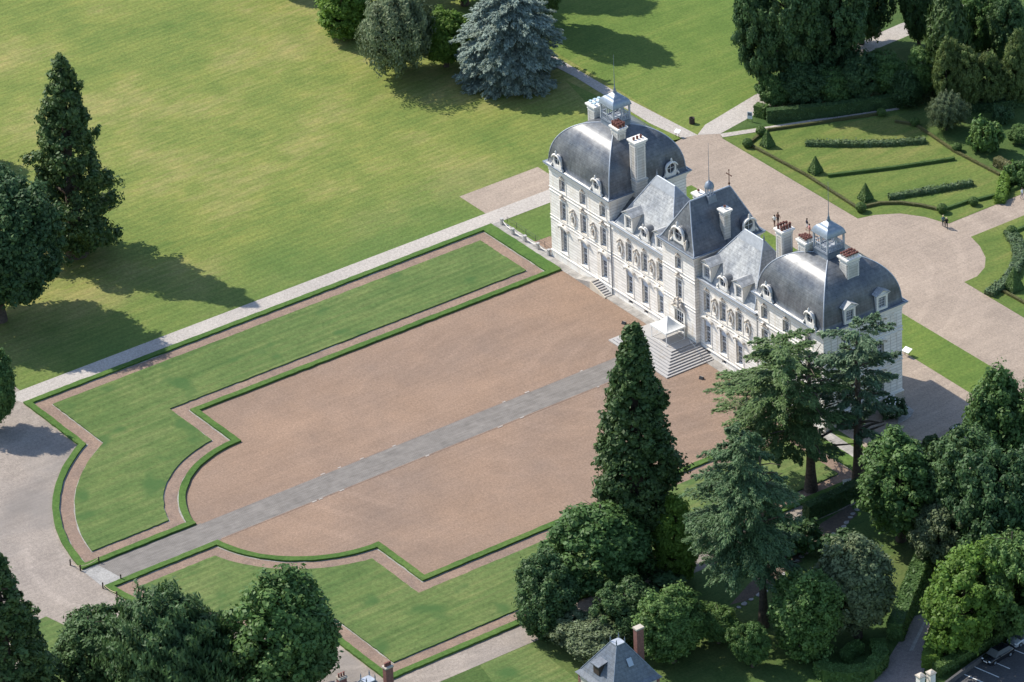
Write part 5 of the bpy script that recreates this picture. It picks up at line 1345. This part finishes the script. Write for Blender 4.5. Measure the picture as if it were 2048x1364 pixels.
def car(loc, rz, paint, label):
    root = empty('car', loc, rz); tag(root, label, 'car')
    prof = [(-2.05, .45, .25), (-2.0, .8, .62), (-1.6, .86, .80), (-.6, .88, .86), (.9, .88, .9), (1.85, .86, .92), (2.05, .8, .7), (2.1, .55, .3)]
    mb = MB(); vs = []
    for (x, hw, z) in prof: vs += [(x, -hw, .22), (x, -hw * 1.0, z * .7 + .1), (x, -hw * .9, z), (x, hw * .9, z), (x, hw, z * .7 + .1), (x, hw, .22)]
    fs = [(i * 6 + k, i * 6 + k + 1, (i + 1) * 6 + k + 1, (i + 1) * 6 + k) for i in range(len(prof) - 1) for k in range(5)] + [tuple(range(6)), tuple(reversed(range(42, 48)))]
    mb.add(vs, fs, True); mb.build('body', paint, root)
    gl = MB().frustum((-1.15, 1.75, -.78, .78), .86, (-.45, 1.35, -.6, .6), 1.40); gl.build('windscreen', 'glass', root)
    MB().frustum((-.42, 1.32, -.58, .58), 1.404, (-.3, 1.2, -.5, .5), 1.46).build('car_roof', paint, root)
    for x in (-1.3, 1.3):
        for s in (-1, 1):
            w_ = MB().tube([(x, s * .72, .32), (x, s * .90, .32)], .32, 14).build('wheel', 'tyre', root); MB().tube([(x, s * .88, .32), (x, s * .92, .32)], .19, 10).build('rim', 'zinc', w_)
    for s in (-1, 1):
        MB().ball((-1.98, s * .58, .62), .16, 8, .6, .6, 1.2).build('headlight', 'lamp_glass', root)
        MB().box(-.62, -.45, *sorted((s * .82, s * 1.0)), .86, .98).build('mirror', paint, root)
    MB().box(-2.1, -2.06, -.3, .3, .38, .5).build('number_plate', 'paint_white', root)
    return root
car(P(1995, 1316), R(96), 'car_dark', 'black car parked between the white bay lines')
car(P(2046, 1280), R(96), 'car_silver', 'pale grey car parked beneath the trees of the car park')

def pillar(base, label):
    root = empty('gate_pillar', base); tag(root, label, 'gate pillar', 'stone gate pillars at the lane')
    MB().box(-.38, .38, -.38, .38, 0, 2.5).build('shaft', 'trim', root)
    MB().box(-.46, .46, -.46, .46, 0, .4).build('base', 'rough_stone', root, (0, 0, .002))
    c = MB().box(-.46, .46, -.46, .46, 2.502, 2.66); c.frustum((-.5, .5, -.5, .5), 2.661, (-.1, .1, -.1, .1), 2.95); c.build('cap', 'rough_stone', root)
pillar(P(1841, 1388), 'stone gate pillar on the lane side of the low coping'); pillar(P(1862, 1382), 'stone gate pillar on the hedge side of the low coping')
a, b = P(1845, 1386), P(1858, 1383)
tag(MB().tube([(a.x, a.y, 2.0), (b.x, b.y, 2.0)], .14, 4, False).build('coping', 'rough_stone'), 'short stone coping linking the two gate pillars', 'coping')
kb = empty('retaining_wall', P(1890, 1375)); tag(kb, 'low dark retaining wall along the edge of the car park', 'wall')
a = P(1890, 1375); q = [P(1890, 1375) - a, P(1940, 1338) - a, P(1990, 1305) - a]
mb = MB()
for i in range(2):
    t = (q[i + 1] - q[i]).normalized(); nn = Vector((-t.y, t.x, 0)) * .16
    mb.prism([q[i] - nn, q[i + 1] - nn, q[i + 1] + nn, q[i] + nn], 0, .7)
mb.build('wall', 'asphalt', kb)

# ------------------------------------------------------------------ small furniture
def stone_posts():
    pts = [P(1004, 449), P(1026, 469), P(1050, 483), P(1076, 498), P(1098, 511)]
    root = empty('rope_barrier', pts[0]); tag(root, 'row of pale stone posts with hanging ropes on the left terrace', 'barrier')
    L = [q - pts[0] for q in pts]
    for q in L:
        p_ = MB().frustum((-.2, .2, -.2, .2), 0, (-.16, .16, -.16, .16), .85).build('post', 'step_stone', root, q); MB().box(-.22, .22, -.22, .22, .85, .95).build('post_cap', 'step_stone', p_)
    for i in range(4):
        A, B = L[i], L[i + 1]
        MB().tube([(A + (B - A) * (k / 8)) + Vector((0, 0, .82 - .38 * math.sin(PI * k / 8))) for k in range(9)], .05, 6).build('rope', 'trim', root)
    # iron railing behind it
    r2 = empty('iron_railing', pts[0] + Vector((0, .9, 0))); tag(r2, 'thin iron railing behind the stone posts of the left terrace', 'railing')
    d = (pts[-1] - pts[0])
    for k in range(6): MB().tube([d * (k / 5), d * (k / 5) + Vector((0, 0, .9))], .03, 5).build('post', 'iron', r2)
    for z in (.45, .88): MB().tube([Vector((0, 0, z)), d + Vector((0, 0, z))], .02, 5).build('rail', 'iron', r2)
stone_posts()
def rope_corner(pxs, label, ropes):
    L = [P(*q) for q in pxs]; root = empty('rope_posts', L[0]); tag(root, label, 'barrier')
    for q in L:
        p_ = MB().tube([(0, 0, 0), (0, 0, .75)], .09, 8).build('post', 'wood_dark', root, q - L[0]); MB().ball((0, 0, .8), .11, 8).build('post_cap', 'wood_dark', p_)
    for i, j in ropes:
        A, B = L[i] - L[0], L[j] - L[0]
        MB().tube([(A + (B - A) * (k / 8)) + Vector((0, 0, .72 - .25 * math.sin(PI * k / 8))) for k in range(9)], .035, 5).build('rope', 'rope', root)
rope_corner([(141, 1131), (161, 1142), (198, 1126)], 'wooden posts with ropes at the left end of the cobbled path', [(0, 1), (1, 2)])
rope_corner([(206, 1177), (234, 1195), (242, 1161)], 'wooden posts with rope at the right end of the cobbled path', [(0, 1)])
def ground_lamp(base, label):
    root = empty('ground_floodlight', base, R(20)); tag(root, label, 'floodlight', 'floodlights on the courtyard gravel')
    MB().box(-.3, .3, -.22, .22, 0, .08).build('base', 'iron', root); MB().add([(-.28, -.2, .081), (.28, -.2, .081), (.28, .16, .081), (-.28, .16, .081), (-.28, -.05, .42), (.28, -.05, .42), (.28, .2, .30), (-.28, .2, .30)], [(0, 1, 5, 4), (1, 2, 6, 5), (2, 3, 7, 6), (3, 0, 4, 7), (4, 5, 6, 7)]).build('housing', 'iron', root)
    MB().add([(-.22, .015, .405), (.22, .015, .405), (.22, .17, .33), (-.22, .17, .33)], [(0, 1, 2, 3)]).build('lens', 'lamp_glass', root)
ground_lamp(P(1248, 648), 'black floodlight on the courtyard gravel beside the stairs'); ground_lamp(P(1403, 758), 'black floodlight on the gravel between stairs and cedar')
fl = empty('floodlight_mast', P(1327, 1112)); tag(fl, 'thin dark mast with two floodlights beside the yellow green tree', 'floodlight')
hm = rise(P(1327, 1112), 1040)
MB().tube([(0, 0, 0), (0, 0, hm)], [.07, .05], 6).build('mast', 'iron', fl); MB().box(-.65, .65, -.03, .03, hm, hm + .07).build('crossbar', 'iron', fl)
for x in (-.42, .42): MB().box(x - .34, x + .34, -.1, .1, hm + .08, hm + .55).build('lamp', 'iron', fl)
sg = empty('signboard', P(1500, 243), R(35)); tag(sg, 'small upright information signboard on the lawn at the path fork', 'sign')
for x in (-.3, .3): MB().box(x - .03, x + .03, -.03, .03, 0, 1.5).build('post', 'iron', sg)
MB().box(-.36, .36, -.06, -.03, .45, 1.55).build('panel', 'sign_face', sg); MB().box(-.28, .28, -.07, -.061, .95, 1.4).build('picture', 'slate_lodge', sg)
bn = empty('litter_bin', P(1384, 247)); tag(bn, 'dark wooden litter bin at the path fork', 'bin')
MB().lathe([(.34, 0), (.36, .9), (.30, .9), (.30, .6)], 0, 0, 12).build('barrel', 'wood_dark', bn)
for k in range(12): a = 2 * PI * k / 12; MB().box(-.07, .07, -.02, .02, .02, .93).build('slat', 'wood_dark', bn, (.37 * math.cos(a), .37 * math.sin(a), 0), a + PI / 2)
def lectern(base, rz, s, label):
    root = empty('information_lectern', base, rz); tag(root, label, 'sign')
    for x in (-.3, .3): MB().box(x * s - .03, x * s + .03, -.03, .03, 0, .8).build('leg', 'iron', root)
    MB().add([(-.5 * s, -.35 * s, .75), (.5 * s, -.35 * s, .75), (.5 * s, .35 * s, 1.05), (-.5 * s, .35 * s, 1.05), (-.5 * s, -.35 * s, .80), (.5 * s, -.35 * s, .80), (.5 * s, .35 * s, 1.10), (-.5 * s, .35 * s, 1.10)], [(3, 2, 1, 0), (4, 5, 6, 7), (0, 1, 5, 4), (1, 2, 6, 5), (2, 3, 7, 6), (3, 0, 4, 7)]).build('panel', 'paint_white', root)
lectern(P(1355, 274), R(20), .8, 'small white information lectern on the lawn by the dome')
lectern(P(1814, 712), R(10), 1.15, 'white sloping information lectern on the rear lawn strip')
def bench(base, rz, label):
    root = empty('garden_bench', base, rz); tag(root, label, 'bench')
    for x in (-.7, .7):
        MB().box(x - .04, x + .04, -.25, .25, 0, .42).build('leg', 'paint_white', root)
    MB().box(-.8, .8, -.26, .22, .421, .47).build('seat', 'paint_white', root)
    for k in range(3): MB().box(-.8, .8, .23, .27, .55 + k * .14, .65 + k * .14).build('back_slat', 'paint_white', root)
bench(P(1699, 972), R(75), 'white garden bench beside the flat topped cedar trunk'); bench(P(1738, 958), R(75), 'white garden bench half hidden by the bright green tree')
# stepping stones
sp = empty('stepping_stones', P(1600, 1115)); tag(sp, kind='structure')
way = [(1718, 1012), (1700, 1036), (1686, 1054), (1660, 1075), (1640, 1086), (1612, 1106), (1585, 1130), (1560, 1158), (1530, 1182), (1490, 1208), (1452, 1228)]
W3 = [P(*q) for q in way]; rg = random.Random(4); d_acc = 0
for i in range(len(W3) - 1):
    A, B = W3[i], W3[i + 1]; n = max(1, int((B - A).length / .95))
    for k in range(n):
        q = A + (B - A) * (k / n) - W3[0] * 0; a = rg.uniform(0, 6); r_ = rg.uniform(.30, .44)
        poly = [(r_ * (1 + .18 * math.sin(3 * t + a)) * math.cos(t), r_ * .8 * (1 + .15 * math.cos(2 * t + a)) * math.sin(t)) for t in [2 * PI * j / 8 for j in range(8)]]
        MB().prism(poly, .02, .09).build('stone', 'edging', sp, (q - P(1600, 1115)) + Vector((rg.uniform(-.1, .1), rg.uniform(-.1, .1), 0)), a)
# white blooms on the rose and the flowering shrub
for (x, y, z, n, sp_, lb) in ((1782, 842, 3.0, 60, 1.3, 'scattered white blooms on the climbing rose at the pavilion'), (1911, 872, .9, 45, .7, 'white blossom on the small shrub by the shaded gravel')):
    b_ = P(x, y); rng = np.random.default_rng(x); d = unit(rng, n); p_ = d * np.array([sp_, sp_, sp_ * (1.3 if z > 2 else .8)]) * rng.uniform(.8, 1.05, (n, 1)) + np.array([0, 0, z * .7 + .3])
    me = quads(p_, d, np.full(n, .09), np.full(n, .09), 'blossom', (np.ones(n), np.ones(n)), rng); me.materials.append(MATS['petal_white'])
    o = bpy.data.objects.new('blossom', me); col.objects.link(o); o.location = b_; tag(o, lb, 'flowers', kind='stuff')

# ------------------------------------------------------------------ people
def person(base, rz, top, legs, label, stride=.18, shorts=False, hat=None, arm=.1):
    H_ = 1.72
    J = {'pel': (0, 0, .95), 'chest': (0, .0, 1.28), 'neck': (0, -.01, 1.47), 'head': (0, -.02, 1.60), 'crown': (0, -.02, 1.70)}
    V_ = [(0, 0, .95), (0, 0, 1.12), (0, 0, 1.32), (0, -.01, 1.47), (0, -.02, 1.57), (0, -.02, 1.69)]
    E_ = [(0, 1), (1, 2), (2, 3), (3, 4), (4, 5)]; Rd = [.15, .14, .16, .06, .095, .075]
    for s in (-1, 1):
        i = len(V_); st_ = stride * s
        V_ += [(s * .1, 0, .9), (s * .11, -st_ * .5, .50), (s * .11, -st_ * .9 + .05, .10), (s * .11, -st_ * .9 - .10, .045)]
        E_ += [(0, i), (i, i + 1), (i + 1, i + 2), (i + 2, i + 3)]; Rd += [.10, .065, .045, .04]
        i = len(V_)
        V_ += [(s * .19, 0, 1.38), (s * .25, st_ * .4, 1.12), (s * .26, st_ * .6 - arm, .90), (s * .26, st_ * .6 - arm - .04, .80)]
        E_ += [(2, i), (i, i + 1), (i + 1, i + 2), (i + 2, i + 3)]; Rd += [.065, .05, .04, .04]
    me = bpy.data.meshes.new('body_cage'); me.from_pydata(V_, E_, [])
    bm = bmesh.new(); bm.from_mesh(me); ly = bm.verts.layers.skin.verify()
    for i, v in enumerate(bm.verts): v[ly].radius = (Rd[i] * (1.15 if i in (0, 1, 2) else 1), Rd[i] * (.8 if i in (0, 1, 2) else 1)); v[ly].use_root = (i == 0)
    bm.to_mesh(me); bm.free()
    tmp = bpy.data.objects.new('body_cage', me); col.objects.link(tmp)
    tmp.modifiers.new('s', 'SKIN'); sb = tmp.modifiers.new('d', 'SUBSURF'); sb.levels = 1; sb.render_levels = 1
    dg = bpy.context.evaluated_depsgraph_get(); ev = tmp.evaluated_get(dg); m2 = bpy.data.meshes.new_from_object(ev)
    bpy.data.objects.remove(tmp, do_unlink=True)
    m2.name = 'person'; m2.materials.clear()
    for nm in ('skin', top, legs): m2.materials.append(MATS[nm])
    for p_ in m2.polygons:
        c = p_.center; p_.use_smooth = True
        if c.z > 1.47: k = 0
        elif abs(c.x) > .2 and c.z < 1.15: k = 0
        elif c.z > .96: k = 1
        elif c.z > (.48 if shorts else .07): k = 2
        else: k = 0
        p_.material_index = k
    o = bpy.data.objects.new('person', m2); col.objects.link(o); o.location = base; o.rotation_euler = (0, 0, rz)
    tag(o, label, 'person')
    hr = MB().ball((0, .0, 1.64), .118, 10, 1.05, 1, 1.05); hr.build('hair' if not hat else 'hat', hat or 'hair', o)
    return o
for nm, c_ in (('cloth_white', (.75, .75, .74)), ('cloth_navy', (.02, .028, .05)), ('cloth_teal', (.10, .16, .18)), ('cloth_brown', (.16, .09, .07)), ('cloth_pink', (.45, .2, .2)), ('cloth_black', (.015, .015, .018)), ('cloth_grey', (.3, .3, .31)), ('straw', (.55, .48, .28))):
    plain(nm, c_, .85, .2, 0, .1, 6)
person(P(1549, 452), R(200), 'cloth_white', 'cloth_brown', 'person in white top and brown trousers walking on the rear gravel', arm=.05)
person(P(1556, 447), R(200), 'cloth_brown', 'cloth_black', 'person in brown jacket walking beside the one in white')
person(P(1614, 459), R(160), 'cloth_navy', 'cloth_white', 'person in navy shirt and white shorts on the rear gravel', shorts=True)
person(P(1619, 470), R(160), 'cloth_pink', 'skin', 'person in pink walking behind the one in navy', stride=.1)
person(P(1886.5, 453), R(230), 'cloth_teal', 'cloth_navy', 'person in pale cap and teal jacket walking by the garden corner', hat='straw')
person(P(1893, 457), R(230), 'cloth_black', 'cloth_black', 'person dressed in black with straw hat walking by the garden corner', hat='straw', stride=.28)
person(P(2044, 398), R(100), 'cloth_white', 'cloth_grey', 'person in white on the rear axis path', stride=.12)
